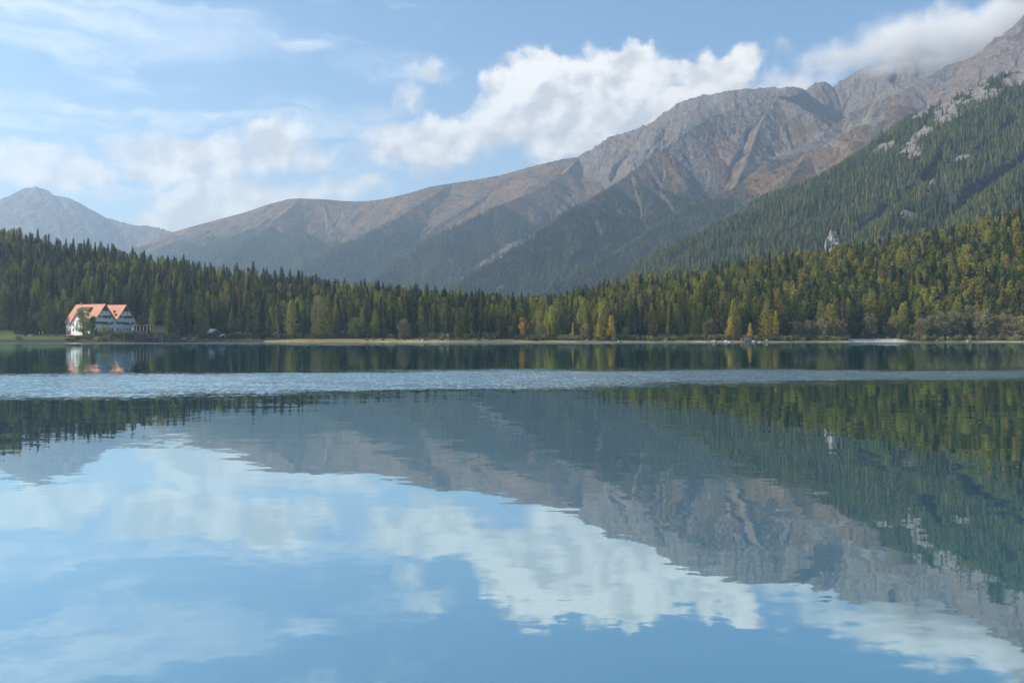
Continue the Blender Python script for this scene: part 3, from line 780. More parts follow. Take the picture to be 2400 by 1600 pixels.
for c, zg in zip(cand, cz):
    x, y, kd, h, wd = c[:5]; px = x / y * F + 1200; rp = 3.4 * wd * h / 24 / y * F
    a, b = int(max(0, px - rp)), int(min(2399, px + rp))
    v = 0.0
    if b > a:
        cols = np.arange(a, b + 1); top = (zg + h * np.clip(1 - np.abs(cols - px) / rp, 0, 1) ** .9 - CAMZ) / y * F; bot = (zg - CAMZ) / y * F
        v = float(np.sum(np.clip(top - np.maximum(hz[a:b + 1], bot), 0, None))); hz[a:b + 1] = np.maximum(hz[a:b + 1], top * .93)
    sc_vis.append(v)
order = sorted(range(len(cand)), key=lambda i: -sc_vis[i])
take = {'spruce': 272, 'larch': 262}; chosen = []; rest = []
for i in order:
    k = cand[i][2]
    if take[k] > 0 and sc_vis[i] > 8: chosen.append(i); take[k] -= 1
    else: rest.append(i)
ZON = [(-99, 75, 'left of the lawn parasols'), (75, 150, 'behind the lawn parasols'), (150, 240, 'behind the left hotel gable'), (240, 330, 'behind the right hotel gable'), (330, 440, 'behind the white pavilion'), (440, 560, 'behind the timber hut'),
       (560, 680, 'behind left tan grass shore'), (680, 800, 'behind middle tan grass shore'), (800, 920, 'behind the left grey alder'), (920, 1040, 'behind the right grey alder'),
       (1040, 1200, 'behind the white signboard'), (1200, 1290, 'behind the golden birch'), (1290, 1380, 'behind the wooden footbridge'),
       (1380, 1480, 'behind paired golden larches'), (1480, 1600, 'behind the slim yellow larch'), (1600, 1690, 'behind the round grey alder'), (1690, 1780, 'behind the small jetty'),
       (1780, 1880, 'right of the small jetty'), (1880, 1990, 'behind the brown alder thicket'), (1990, 2060, 'above the stony beach people'), (2060, 2130, 'above the right beach end'), (2130, 2220, 'above the left alder thicket'), (2220, 2310, 'above the tallest grey alder'), (2310, 2999, 'above the rightmost grey alders')]
ORD = ['leftmost', 'second from the left', 'third from the left', 'fourth from the left', 'fifth from the left', 'sixth from the left', 'seventh from the left', 'eighth from the left', 'ninth from the left', 'tenth from the left']
sky_hz = hz.copy(); buckets = {}
for i in chosen:
    x, y, kd, h, wd, vr, rz = cand[i]; px = x / y * F + 1200
    zn = next(z for z in ZON if z[0] <= px < z[1])[2]
    e = (cz[i] + h - CAMZ) / y * F; ip = int(min(2399, max(0, px)))
    row = 'skyline' if e > sky_hz[max(0, ip - 8):ip + 9].max() * .985 else ('front' if y - su(px) < 52 else ('low' if y - su(px) < 95 else ('mid' if y - su(px) < 150 else 'high')))
    sz = 'tall' if h > 24.5 else ('short' if h < 19.5 else '')
    wz_ = 'broad' if wd > 1.13 else ('slender' if wd < .96 else '')
    buckets.setdefault((zn, kd, row, (sz + ' ' + wz_).strip() or 'medium'), []).append((px, i))
for (zn, kd, row, adj), lst in buckets.items():
    lst.sort(); grp = {'spruce': 'spruces', 'larch': 'larches'}[kd]
    colr = {'spruce': 'dark green', 'larch': 'yellow-green'}[kd] if ' ' not in adj else {'spruce': 'dark', 'larch': 'pale'}[kd]
    w_ = {'skyline': 'on the skyline', 'front': 'in the front row', 'low': 'low in the forest', 'mid': 'midway up the forest', 'high': 'high in the forest'}[row]
    for k, (px, i) in enumerate(lst):
        x, y, _, h, wd, vr, rz = cand[i]
        pre = '' if len(lst) == 1 else (('left' if k == 0 else 'right') if len(lst) == 2 else ('leftmost', 'middle', 'rightmost')[k] if len(lst) == 3 else (ORD + ['eleventh from the left', 'twelfth from the left', 'thirteenth from the left', 'fourteenth from the left'])[min(k, 13)])
        lab = f'{pre} {adj} {colr} {kd} {w_} {zn}'.strip()
        if len(lab.split()) > 16: lab = f'{pre} {adj} {kd} {w_} {zn}'
        plant(kd, x, y, h, lab, f'{row} {adj} {grp} {zn}', wd, vr, float(cz[i]))

def scatter(name, pts, scl, rot, coll, group=None, label=None):
    me = bpy.data.meshes.new(name); n = len(pts)
    me.vertices.add(n); me.vertices.foreach_set('co', np.asarray(pts, np.float32).ravel())
    a = me.attributes.new('scl', 'FLOAT_VECTOR', 'POINT'); a.data.foreach_set('vector', np.asarray(scl, np.float32).ravel())
    a = me.attributes.new('rot', 'FLOAT_VECTOR', 'POINT'); a.data.foreach_set('vector', np.asarray(rot, np.float32).ravel())
    o = link(bpy.data.objects.new(name, me)); tag(o, label, kind='stuff')
    ng = bpy.data.node_groups.new(name, 'GeometryNodeTree')
    ng.interface.new_socket('Geometry', in_out='INPUT', socket_type='NodeSocketGeometry')
    ng.interface.new_socket('Geometry', in_out='OUTPUT', socket_type='NodeSocketGeometry')
    gi = ng.nodes.new('NodeGroupInput'); go = ng.nodes.new('NodeGroupOutput')
    ip = ng.nodes.new('GeometryNodeInstanceOnPoints'); ci = ng.nodes.new('GeometryNodeCollectionInfo')
    ci.inputs['Collection'].default_value = coll; ci.inputs['Separate Children'].default_value = True; ci.inputs['Reset Children'].default_value = True
    ip.inputs['Pick Instance'].default_value = True
    for nm, sock in (('scl', 'Scale'), ('rot', 'Rotation')):
        na = ng.nodes.new('GeometryNodeInputNamedAttribute'); na.data_type = 'FLOAT_VECTOR'; na.inputs['Name'].default_value = nm
        ng.links.new(na.outputs[0], ip.inputs[sock])
    mp = ng.nodes.new('GeometryNodeMeshToPoints'); ng.links.new(gi.outputs[0], mp.inputs[0]); ng.links.new(mp.outputs[0], ip.inputs['Points'])
    ng.links.new(ci.outputs[0], ip.inputs['Instance']); ng.links.new(ip.outputs[0], go.inputs[0])
    md = o.modifiers.new('scatter', 'NODES'); md.node_group = ng
    return o
def joined(cm, tm):
    me = bpy.data.meshes.new('tree'); v0 = np.zeros(len(cm.vertices) * 3, np.float32); cm.vertices.foreach_get('co', v0)
    f0 = [tuple(p.vertices) for p in cm.polygons]; o = len(cm.vertices)
    v = [tuple(a) for a in v0.reshape(-1, 3)] + [tuple(a.co) for a in tm.vertices]
    f = f0 + [tuple(o + k for k in p.vertices) for p in tm.polygons]
    me.from_pydata(v, [], f); me.materials.append(cm.materials[0]); me.materials.append(tm.materials[0])
    mi = np.zeros(len(f), np.int32); mi[len(f0):] = 1; me.polygons.foreach_set('material_index', mi); me.update(); return me
for kd in ('spruce', 'larch'):
    coll = bpy.data.collections.new('variants_' + kd)
    for cm, tm, H_ in KIND[kd]: coll.objects.link(bpy.data.objects.new(kd + '_variant', joined(cm, tm)))
    ids = [i for i in rest if cand[i][2] == kd]
    H_ = KIND[kd][0][2]
    scatter('forest', [(cand[i][0], cand[i][1], cz[i] - .2) for i in ids],
            [(cand[i][3] / H_ * cand[i][4],) * 2 + (cand[i][3] / H_,) for i in ids], [(0, 0, cand[i][6]) for i in ids], coll)

# thick undergrowth along the wood's edge and on the hotel bank
ucoll = bpy.data.collections.new('variants_undergrowth')
for kd in ('shrub', 'alder'):
    for cm, tm, H_ in KIND[kd][:3]:
        o_ = bpy.data.objects.new('undergrowth_variant', joined(cm, tm)); 
        if kd == 'alder': o_.data.transform(Matrix.Scale(.36, 4))
        ucoll.objects.link(o_)
up = []
while len(up) < 2600:
    px = RF.uniform(-60, 2460); d = RF.uniform(2.5, 30)
    if px < 1235:
        if px > 395 and d < 21 + 4 * math.sin(px / 30) and RF.random() < (.93 if px < 930 else .6): continue
        if px <= 155: continue
        if px < 395 and d > 11: continue
    elif d < 3.2 + 2.5 * math.sin(px / 23.0) and RF.random() < .7: continue
    if 1985 < px < 2122 and d < 19: continue
    if 1296 < px < 1360 and d < 13: continue
    if 1730 < px < 1768 and d < 5: continue
    if 340 < px < 384 and d < 5: continue
    up.append(((px - 1200) / F * (su(px) + d), su(px) + d))
uz = ground_z(np.array([a for a, b in up]), np.array([b for a, b in up]))
us_ = [RF.uniform(.40, 1.1) * (.5 if 295 < (a / b * F + 1200) < 396 else .75 if (a / b * F + 1200) < 296 else .55 if 395 < (a / b * F + 1200) < 1235 and b < su(a / b * F + 1200) + 20 else 1) for a, b in up]
scatter('undergrowth', [(a, b, z - .1) for (a, b), z in zip(up, uz)], [(v * 1.1, v * 1.1, v) for v in us_], [(0, 0, RF.uniform(0, 6.28)) for _ in up], ucoll)

# woods on the mountains: low spiky trees, only on slopes that can be seen from the lake
def far_tree(seed, H=18.0, r=3.4):
    R = random.Random(seed); T = Tri(); n = 6
    for k in range(n):
        z0 = H * (k / n) * .92; z1 = min(H, z0 + H * .34); rr = r * (1 - k / n) ** .8 * R.uniform(.85, 1.1); m = 7; ph = R.uniform(0, 6)
        for q in range(m):
            a0, a1 = ph + 6.283 * q / m, ph + 6.283 * (q + .8) / m; rq = rr * R.uniform(.7, 1.15)
            T.tri((math.cos(a0) * rq, math.sin(a0) * rq, z0 + R.uniform(-.5, .5)), (math.cos(a1) * rq, math.sin(a1) * rq, z0 + R.uniform(-.5, .5)), (0, 0, z1))
    return T
fcoll = bpy.data.collections.new('variants_far')
for i in range(4): fcoll.objects.link(bpy.data.objects.new('far_variant', tri_mesh('far_tree', far_tree(200 + i), M['far'])))
rs = np.random.RandomState(3)
area = np.abs(np.gradient(Yg, axis=0) * np.gradient(X, axis=1))
ang = (H - CAMZ) / Yg
sky_near = np.interp(us, sky_u, sky_e) - .006
cm_ = np.maximum.accumulate(np.vstack([sky_near[None, :], ang[:-1]]), axis=0)
visible = (H + 16 - CAMZ) / Yg > cm_
clear = 0.18 + 0.90 * sstep(fbm(X / 90, Yg / 90, 3, 81) + .35, -.1, .25)
dens = np.where(Yg < 2800, 1 / 50.0, np.where(Yg < 4200, 1 / 95.0, 1 / 170.0))
lam = area * dens * FOR * clear * visible * (np.abs(U) < .60) * (np.abs(slope) < 1.7)
lam = lam + area * visible * (1 / 900.0) * (Yg < 4800) * (1 - sstep(H, tl, tl + 220)) * (FOR < .5) * (1 - .7 * sc)
cnt = rs.poisson(np.clip(lam, 0, 8)); idx = np.repeat(np.arange(cnt.size), cnt.ravel())
jy = rs.uniform(-.5, .5, len(idx)); jx = rs.uniform(-.5, .5, len(idx))
uu = U.ravel()[idx] + jx * (us[1] - us[0]); yv = Yg.ravel()[idx] * (1 + jy * math.log(ys[1] / ys[0]))
zv = H.ravel()[idx] + hx.ravel()[idx] * (uu * yv - X.ravel()[idx]) + hy.ravel()[idx] * (yv - Yg.ravel()[idx])
sv = rs.uniform(.65, 1.15, len(idx)) * np.where(yv > 4200, 1.25, 1.0) * (1 - .35 * sstep(zv, 450, 750))
print('far trees', len(idx))
scatter('mountain_woods', np.stack([uu * yv, yv, zv - .8], 1), np.stack([sv * rs.uniform(.85, 1.3, len(idx)), sv * rs.uniform(.85, 1.3, len(idx)), sv], 1),
        np.stack([0 * sv, 0 * sv, rs.uniform(0, 6.28, len(idx))], 1), fcoll)

# ------------------------------------------------------------------ hotel
HA = math.radians(62); Wg, Lg, EV, RG = 15.7, 24.5, 7.3, 17.2
hotel = empty('hotel', (HOUSE[0], HOUSE[1], 6.05), HA)
tag(hotel, 'white hotel with two steep red-tiled gables on the left shore', 'hotel')
def prism_wall(x0, x1, y0, y1, ev, rg, th=.35):
    xm = (x0 + x1) / 2; mb = MB()
    prof = [(x0, -2.0), (x1, -2.0), (x1, ev), (xm, rg), (x0, ev)]
    i = len(mb.v)
    mb.v += [(x, y0, z) for x, z in prof] + [(x, y1, z) for x, z in prof]
    mb.f += [tuple(range(5)), tuple(reversed(range(5, 10)))] + [(k, k + 5, (k + 1) % 5 + 5, (k + 1) % 5) for k in range(5)]
    return mb
for gi_, (x0, x1) in enumerate(((-Wg, -.02), (.02, Wg))):
    xm = (x0 + x1) / 2
    prism_wall(x0, x1, 0, Lg, EV - .25, RG - .35).build('wall', M['plaster'], hotel)
    sl = (RG - EV) / (Wg / 2); ov = 1.0 if gi_ == 0 else 0.0; ovr = 1.0 if gi_ == 1 else 0.0
    rf = MB()
    rf.slab([(x0 - ov, -1.3, EV - ov * sl), (xm, -1.3, RG), (xm, Lg + .8, RG), (x0 - ov, Lg + .8, EV - ov * sl)], .28)
    rf.slab([(xm + .01, -1.3, RG), (x1 + ovr, -1.3, EV - ovr * sl), (x1 + ovr, Lg + .8, EV - ovr * sl), (xm + .01, Lg + .8, RG)], .28)
    rf.build('roof', M['roof'], hotel)
    bb = MB()   # barge boards along the gable verges
    bb.slab([(x0 - ov, -1.36, EV - ov * sl - .5), (xm, -1.36, RG - .5), (xm, -1.36, RG + .03), (x0 - ov, -1.36, EV - ov * sl + .03)], .06)
    bb.slab([(xm, -1.36, RG - .5), (x1 + ovr, -1.36, EV - ovr * sl - .5), (x1 + ovr, -1.36, EV - ovr * sl + .03), (xm, -1.36, RG + .03)], .06)
    bb.build('barge_board', M['wood_dark'], hotel)
    gz_ = 12.9; hw = (RG - gz_) / sl - .35
    MB().slab([(xm - hw, -.14, gz_), (xm + hw, -.14, gz_), (xm, -.14, RG - .6)], .12).build('gable_cladding', M['wood_dark'], hotel)
    for bz in (4.7, 8.6):
        bw = 3.3
        b_ = MB().box(xm + .9 - bw, xm + .9 + bw, -1.25, -.02, bz - .18, bz).build('balcony', M['plaster'], hotel)
        r_ = MB(); r_.box(xm + .9 - bw, xm + .9 + bw, -1.25, -1.15, bz + .85, bz + .97)
        for q in range(23): r_.box(xm + .9 - bw + q * .29, xm + .9 - bw + q * .29 + .16, -1.22, -1.17, bz + .002, bz + .85)
        r_.build('railing', M['wood_dark'], b_)
    for wz, xs in ((1.0, (-6.3, -3.6, -1.2, 1.2, 3.6, 6.3)), (5.0, (-6.2, -3.8, -.9, 1.6, 6.2)), (8.9, (-4.0, -.2, 2.0, 4.4)), (11.3, (-1.6, 1.6))):
        for xo in [q_ * .93 for q_ in xs]:
            ww, wh = (.55, 1.5) if wz < 10 else (.4, 1.0)
            f_ = MB().box(xm + xo - ww - .1, xm + xo + ww + .1, -.07, -.003, wz - .1, wz + wh + .1).build('window', M['white_paint'], hotel)
            MB().box(xm + xo - ww, xm + xo - .04, -.09, -.072, wz, wz + wh).box(xm + xo + .04, xm + xo + ww, -.09, -.072, wz, wz + wh).build('pane', M['glass'], f_)
            if wz in (5.0, 8.9): MB().box(xm + xo - ww - .75, xm + xo - ww - .14, -.06, -.003, wz, wz + wh).box(xm + xo + ww + .14, xm + xo + ww + .75, -.06, -.003, wz, wz + wh).build('shutter', M['wood_dark'], f_)
# sunlit long side with windows
for y_ in (1.6, 4.2, 6.8, 20.8, 23.4):
    for wz in (1.0, 4.4):
        f_ = MB().box(-Wg - .07, -Wg - .003, y_ - .65, y_ + .65, wz - .1, wz + 1.6).build('window', M['white_paint'], hotel)
        MB().box(-Wg - .09, -Wg - .072, y_ - .55, y_ - .04, wz, wz + 1.5).box(-Wg - .09, -Wg - .072, y_ + .04, y_ + .55, wz, wz + 1.5).build('pane', M['glass'], f_)
MB().box(-Wg - .05, -Wg - .004, 20.0, 24.4, -1.5, 1.0).build('wall_base', M['brick'], hotel)
# cross gable
cg = MB(); y0, y1, ym = 7.4, 18.0, 12.7; ce, cr = 5.2, 11.4; xf = -Wg - 1.6
pr = [(y0, -2), (y0, ce), (ym, cr - .3), (y1, ce), (y1, -2)]
cg.v += [(xf, y, z) for y, z in pr] + [(-11.5, y, z) for y, z in pr]
cg.f += [tuple(range(5)), tuple(reversed(range(5, 10)))] + [(k, (k + 1) % 5, (k + 1) % 5 + 5, k + 5) for k in range(5)]
cgo = cg.build('cross_gable', M['plaster'], hotel)
rf = MB(); dz = (cr - ce) / (ym - y0) * .7
rf.slab([(xf - .8, ym, cr), (xf - .8, y0 - .7, ce - dz), (-12.2, y0 - .7, ce - dz), (-12.2, ym, cr)], -.22)
rf.slab([(xf - .8, y1 + .7, ce - dz), (xf - .8, ym + .01, cr), (-12.2, ym + .01, cr), (-12.2, y1 + .7, ce - dz)], -.22)
rf.build('roof', M['roof'], cgo)
for yy_ in (9.6, 12.7, 15.8):
    for wz in (.6, 3.6):
        MB().box(xf - .06, xf - .003, yy_ - .6, yy_ + .6, wz, wz + 1.6).build('window', M['glass'], cgo)
# long shed dormer with a band of windows
dm = MB().slab([(-12.5, 8.2, 13.2), (-12.5, 19.4, 13.2), (-9.6, 19.4, 15.3), (-9.6, 8.2, 15.3)], .2)
dm.box(-12.15, -10.0, 8.5, 19.1, 11.4, 13.05)
dmo = dm.build('dormer', M['wood_dark'], hotel)
for q in range(6):
    MB().box(-12.23, -12.16, 8.8 + q * 1.72, 10.1 + q * 1.72, 11.9, 12.8).build('window', M['white_paint'], dmo)
for xq, yq in ((2.6, 2.5), (4.2, 5.5)):
    zz = EV + xq * (RG - EV) / (Wg / 2)
    MB().box(xq - .5, xq + .5, yq - .5, yq + .5, zz - 1.0, zz + .9).build('roof_window', M['wood_dark'], hotel)
MB().box(-Wg / 2 - .5, -Wg / 2 + .5, 20, 21, RG - 1, RG + 1.0).build('chimney', M['stove'], hotel)

# lakeside pavilion right of the hotel
px_, py_ = at_px(333, 600); pv = empty('pavilion', (px_, py_, gz(px_, py_)), math.radians(12))
tag(pv, 'open white-posted pavilion on the terrace right of the hotel', 'pavilion')
MB().box(-5.6, 5.6, -2.4, 2.6, -1.2, .25).build('terrace', M['stone'], pv)
for q in range(6): MB().box(-5.2 + q * 2.05, -4.9 + q * 2.05, -2.2, -1.9, .25, 3.6).build('post', M['white_paint'], pv)
MB().slab([(-5.9, -2.8, 3.55), (5.9, -2.8, 3.55), (5.9, 2.9, 4.6), (-5.9, 2.9, 4.6)], .2).build('roof', M['wood_dark'], pv)
MB().box(-5.4, 5.4, 2.2, 2.4, .25, 4.2).build('wall', M['wood_dark'], pv)
tb = MB()
for q in range(3): tb.box(-4.5 + q * 3, -3.1 + q * 3, -.6, .4, .9, 1.0).box(-3.9 + q * 3, -3.7 + q * 3, -.2, 0, .25, .9)
tb.build('table', M['wood_pale'], pv)

def parasol(px, inl, h, lab, grp=None):
    y = su(px) + inl; x, _ = at_px(px, y); e = empty('parasol', (x, y, gz(x, y))); tag(e, lab, 'parasol', grp)
    MB().tube((0, 0, 0), (0, 0, h), .04, .03, 6).build('pole', M['wood_dark'], e)
    MB().tube((0, 0, h * .32), (0, 0, h * .55), .14, .24, 8).tube((0, 0, h * .55), (0, 0, h * .97), .24, .05, 8).build('canopy', M['canvas'], e)
    MB().box(-.35, .35, -.35, .35, 0, .12).build('base', M['stone'], e)
parasol(92, 34, 2.9, 'folded white parasol on the lawn, left one of the two', 'folded parasols on the lawn')
parasol(100, 33, 3.1, 'folded white parasol on the lawn, right one of the two', 'folded parasols on the lawn')
parasol(351, 20, 5.0, 'tall folded white parasol beside the pavilion under the slim larch')
parasol(313, 16, 3.6, 'folded white parasol at the right corner of the hotel')

def wall_thing(name, px0, px1, inl, h, th, lab, cat, mat, zb=None):
    y = su((px0 + px1) / 2) + inl; x0, _ = at_px(px0, y); x1, _ = at_px(px1, y)
    xm = (x0 + x1) / 2; z = gz(xm, y) if zb is None else zb
    o = MB().box(x0 - xm, x1 - xm, 0, th, -1.5, h).box(x0 - xm - .08, x1 - xm + .08, -.08, th + .08, h, h + .12).build(name, mat)
    o.location = (xm, y, z); tag(o, lab, cat); return o
wall_thing('garden_wall', 34, 92, 44, 1.3, .5, 'low pale garden wall at the back of the lawn', 'wall', M['stone'])
# stone embankment with two arched boat openings under the trees
bx_, by_ = at_px(362, su(362) + 1.5); bt = empty('boathouse', (bx_, by_, 0)); tag(bt, 'dark stone boathouse with two openings in the bank right of the hotel', 'boathouse')
MB().box(-5, -3.8, 0, 5, -.6, 2.9).box(-.6, .6, 0, 5, -.6, 2.9).box(3.8, 5, 0, 5, -.6, 2.9).box(-5, 5, 0, 5, 2.9, 3.7).box(-5, 5, 4.4, 5.4, -.6, 3.2).build('wall', M['stone'], bt)
for sx_ in (-3.8, .6): MB().box(sx_, sx_ + 3.2, 1.2, 1.35, -.4, 2.7).build('door', M['wood_dark'], bt)

# timber hut with a pale sheet roof and its lean-to
def hut(name, px, inl, w, dp, ev, rg, rz, lab, roof):
    y = su(px) + inl; x, _ = at_px(px, y); e = empty(name, (x, y, gz(x, y)), rz); tag(e, lab, 'hut')
    xm = 0; prof = [(-w / 2, -.5), (w / 2, -.5), (w / 2, ev), (0, rg - .15), (-w / 2, ev)]
    mb = MB(); mb.v += [(a, -dp / 2, z) for a, z in prof] + [(a, dp / 2, z) for a, z in prof]
    mb.f += [tuple(range(5)), tuple(reversed(range(5, 10)))] + [(k, k + 5, (k + 1) % 5 + 5, (k + 1) % 5) for k in range(5)]
    mb.build('wall', M['wood_dark'], e); sl = (rg - ev) / (w / 2)
    r = MB(); r.slab([(-w / 2 - .6, -dp / 2 - .6, ev - .6 * sl), (0, -dp / 2 - .6, rg), (0, dp / 2 + .6, rg), (-w / 2 - .6, dp / 2 + .6, ev - .6 * sl)], .14)
    r.slab([(.01, -dp / 2 - .6, rg), (w / 2 + .6, -dp / 2 - .6, ev - .6 * sl), (w / 2 + .6, dp / 2 + .6, ev - .6 * sl), (.01, dp / 2 + .6, rg)], .14)
    r.build('roof', roof, e)
    d = MB().box(-.5, .5, -dp / 2 - .06, -dp / 2 - .003, 0, 2.0).build('door', M['wood_pale'], e)
    MB().box(.32, .40, -dp / 2 - .12, -dp / 2 - .062, .95, 1.05).build('handle', M['metal_roof'], d)
    MB().box(w * .25, w * .25 + .8, -dp / 2 - .06, -dp / 2 - .003, 1.0, 1.8).build('window', M['glass'], e)
hut('timber_hut', 500, 26, 5.2, 5.5, 3.6, 5.6, math.radians(48), 'dark timber hut with a pale sheet-metal gable roof', M['metal_roof'])
hut('lean_to_shed', 523, 24, 3.6, 3.2, 1.6, 2.5, math.radians(50), 'low dark shed with a pale roof right beside the timber hut', M['metal_roof'])
hut('log_store', 805, 40, 3.6, 3.0, 2.3, 3.6, math.radians(40), 'small log store with a sloping pale roof behind the left grey alder', M['wood_pale'])

def fence(px0, px1, inl, lab):
    y = su((px0 + px1) / 2) + inl; x0, _ = at_px(px0, y); x1, _ = at_px(px1, y); xm = (x0 + x1) / 2
    e = empty('fence', (xm, y, gz(xm, y))); tag(e, lab, 'fence'); L = x1 - x0; n = max(3, int(L / 2.2))
    for q in range(n + 1): MB().box(-L / 2 + q * L / n - .07, -L / 2 + q * L / n + .07, -.07, .07, -.4, 1.25).build('post', M['wood_pale'], e)
    for z in (.45, 1.0): MB().box(-L / 2, L / 2, -.12, -.075, z, z + .16).build('rail', M['wood_pale'], e)
fence(418, 462, 17, 'pale wooden fence along the shore path left of the timber hut')

def bridge(px0, px1, inl, zt, lab, nm='footbridge'):
    y = su((px0 + px1) / 2) + inl; x0, _ = at_px(px0, y); x1, _ = at_px(px1, y); xm = (x0 + x1) / 2; L = x1 - x0
    e = empty(nm, (xm, y, 0)); tag(e, lab, nm)
    MB().box(-L / 2, L / 2, -.9, .9, zt - .22, zt).build('deck', M['wood_pale'], e)
    n = max(3, int(L / 2.0))
    for q in range(n + 1):
        a = -L / 2 + .1 + q * (L - .2) / n
        MB().box(a - .08, a + .08, -1.0, -.84, -.8, zt + 1.05).build('post', M['wood_pale'], e)
    for z in (zt + .5, zt + .98): MB().box(-L / 2, L / 2, -1.06, -1.005, z, z + .15).build('rail', M['wood_pale'], e)
bridge(1304, 1350, 9, 2.6, 'pale wooden footbridge with railings left of the low brown alder')
bridge(1736, 1760, 1, 1.7, 'small dark wooden jetty with a pale rail under the golden larch', 'jetty')

# small signboard
x, y = at_px(1049, su(1049) + 20); e = empty('signboard', (x, y, gz(x, y))); tag(e, 'small white upright signboard left of the broad dark spruce', 'sign')
MB().box(-.45, -.37, -.04, .04, 0, 2.9).box(.37, .45, -.04, .04, 0, 2.9).build('post', M['wood_dark'], e)
MB().box(-.55, .55, -.09, -.045, .9, 2.7).build('board', M['white_paint'], e)

# rocks
def rock_mesh(name, r, seed, mat, hs=.7, sub=3):
    import bmesh
    bm = bmesh.new(); bmesh.ops.create_icosphere(bm, subdivisions=sub, radius=1)
    R = np.random.RandomState(seed)
    for v in bm.verts:
        c = v.co; k = 1 + (.34 if sub < 5 else 1.05) * float(fbm(np.array([c.x * 1.3 + seed * 7.7 + c.z]), np.array([c.y * 1.3 + c.z * .8]), 4, seed % 9)[0])
        v.co = Vector((c.x * k * r, c.y * k * r * .8, c.z * k * r * hs))
    me = bpy.data.meshes.new(name); bm.to_mesh(me); bm.free(); me.materials.append(mat); return me
ROCKS = [rock_mesh('rock', 1.0, 3 + i, M['boulder'], .6) for i in range(3)]
def boulder(px, inl, s_, lab, grp='pale boulders along the waterline'):
    y = su(px) + inl; x, _ = at_px(px, y); o = link(bpy.data.objects.new('boulder', RT.choice(ROCKS)))
    o.location = (x, y, max(gz(x, y), -.1) + s_ * .15); o.scale = (s_, s_, s_); o.rotation_euler = (0, 0, RT.uniform(0, 6)); tag(o, lab, 'boulder', grp)
boulder(991, 3, 1.1, 'single white boulder on the grassy shore below the slender orange-tipped spruce')
boulder(1670, 2, .8, 'small pale boulder at the water below the round grey alder')
boulder(1676, 1, 1.1, 'larger pale boulder at the water between grey alder and golden larch')
boulder(1702, 1, 1.3, 'flat white boulder at the water under the golden larch')
boulder(1709, 0, .9, 'small white boulder touching the left foot of the jetty')
boulder(1766, 1, 1.2, 'white boulder at the right end of the jetty')
boulder(1781, 0, 1.0, 'second pale boulder to the right of the jetty')
boulder(1797, 3, .8, 'pale boulder on the grass below the tall olive larch')
boulder(1450, 1, .8, 'pale boulder at the water below the taller golden larch')
boulder(1375, 2, .7, 'pale boulder at the water below the low brown alder')
boulder(1560, 1, .7, 'pale boulder at the water below the short olive larch')
boulder(432, 12, 1.3, 'pale boulder beside the right end of the pavilion terrace')
boulder(72, 30, 1.2, 'white boulder on the sunny lawn left of the parasols')
boulder(1990, 4, 1.0, 'rough boulder at the left end of the stony beach')
boulder(2012, 8, .7, 'small boulder on the stony beach left of the people')
boulder(2100, 6, .8, 'boulder on the right half of the stony beach')
boulder(2195, 2, .8, 'dark-edged boulder at the water below the third grey alder')
boulder(2268, 1, 1.0, 'boulder at the water below the tallest grey alder')
pb = MB(); RB = random.Random(8); bi = []
for k in range(420):
    px = RB.uniform(1985, 2125); y = su(px) + RB.uniform(2, 17); x, _ = at_px(px, y); s_ = RB.uniform(.12, .42); z = gz(x, y)
    pb.tube((x, y, z - s_ * .4), (x + RB.uniform(-.1, .1), y, z + s_ * .5), s_ * RB.uniform(.7, 1.2), s_ * .45, 5)
tag(pb.build('beach_stones', M['boulder']), kind='stuff')

# shrubs on the bank and along the waterline
SHR = [(247,9,3.4,1.4,2,'sunlit yellow-green shrub on the bank below the hotel gables'),(205,6,2.6,1.3,0,'dark shrub on the bank below the garden tree'),(222,6,3.0,1.3,1,'dark shrub left of the yellow-green one on the bank'),
 (270,5,2.8,1.4,0,'dark shrub right of the yellow-green one on the bank'),(292,5,2.6,1.4,1,'dark shrub on the bank under the right-hand gable'),(312,6,2.4,1.2,0,'dark shrub on the bank at the right corner of the hotel'),
 (180,6,2.2,1.3,1,'low shrub at the left end of the hotel bank'),(336,5,2.3,1.2,0,'dark shrub on the bank below the pavilion'),(392,6,3.6,1.3,1,'tall dark shrub right of the boathouse'),(412,9,3.0,1.2,0,'dark shrub at the left end of the wooden fence'),
 (160,5,1.8,1.3,0,'low dark shrub between lawn and hotel bank'),(42,8,2.2,1.2,1,'green shrub at the lawn edge by the water'),
 (1302,7,2.4,1.0,0,'green shrub at the left end of the footbridge'),(1480,5,2.2,1.2,1,'low shrub right of the rusty alder'),(1545,5,2.0,1.2,0,'low shrub right of the small slim yellow larch'),
 (1585,5,2.4,1.2,1,'shrub below the gap between two short larches'),(1645,6,2.6,1.2,0,'shrub at the left foot of the round grey alder'),(1777,6,2.4,1.1,2,'yellowish shrub just right of the jetty'),
 (1850,6,2.6,1.2,2,'pale shrub at the left foot of the brown thicket'),(1990,12,2.6,1.0,2,'yellowish shrub behind the left end of the beach'),(2126,6,3.2,1.2,0,'green shrub squeezed right of the small beach spruce'),
 (2205,5,2.2,1.3,2,'reedy pale shrub at the water below the grey alder thicket'),(2225,5,2.2,1.3,2,'reedy pale shrub at the water right of the first reedy one'),(2345,5,2.6,1.2,1,'green shrub at the water near the right edge'),(2380,5,3.2,1.2,2,'pale green shrub at the water at the right edge')]
for px, inl, h, wd, vr, lab in SHR:
    y = su(px) + inl; x, _ = at_px(px, y); plant('shrub', x, y, h * (.6 if 300 < px < 345 else 1), lab, 'shrubs along the shore', wd, vr)

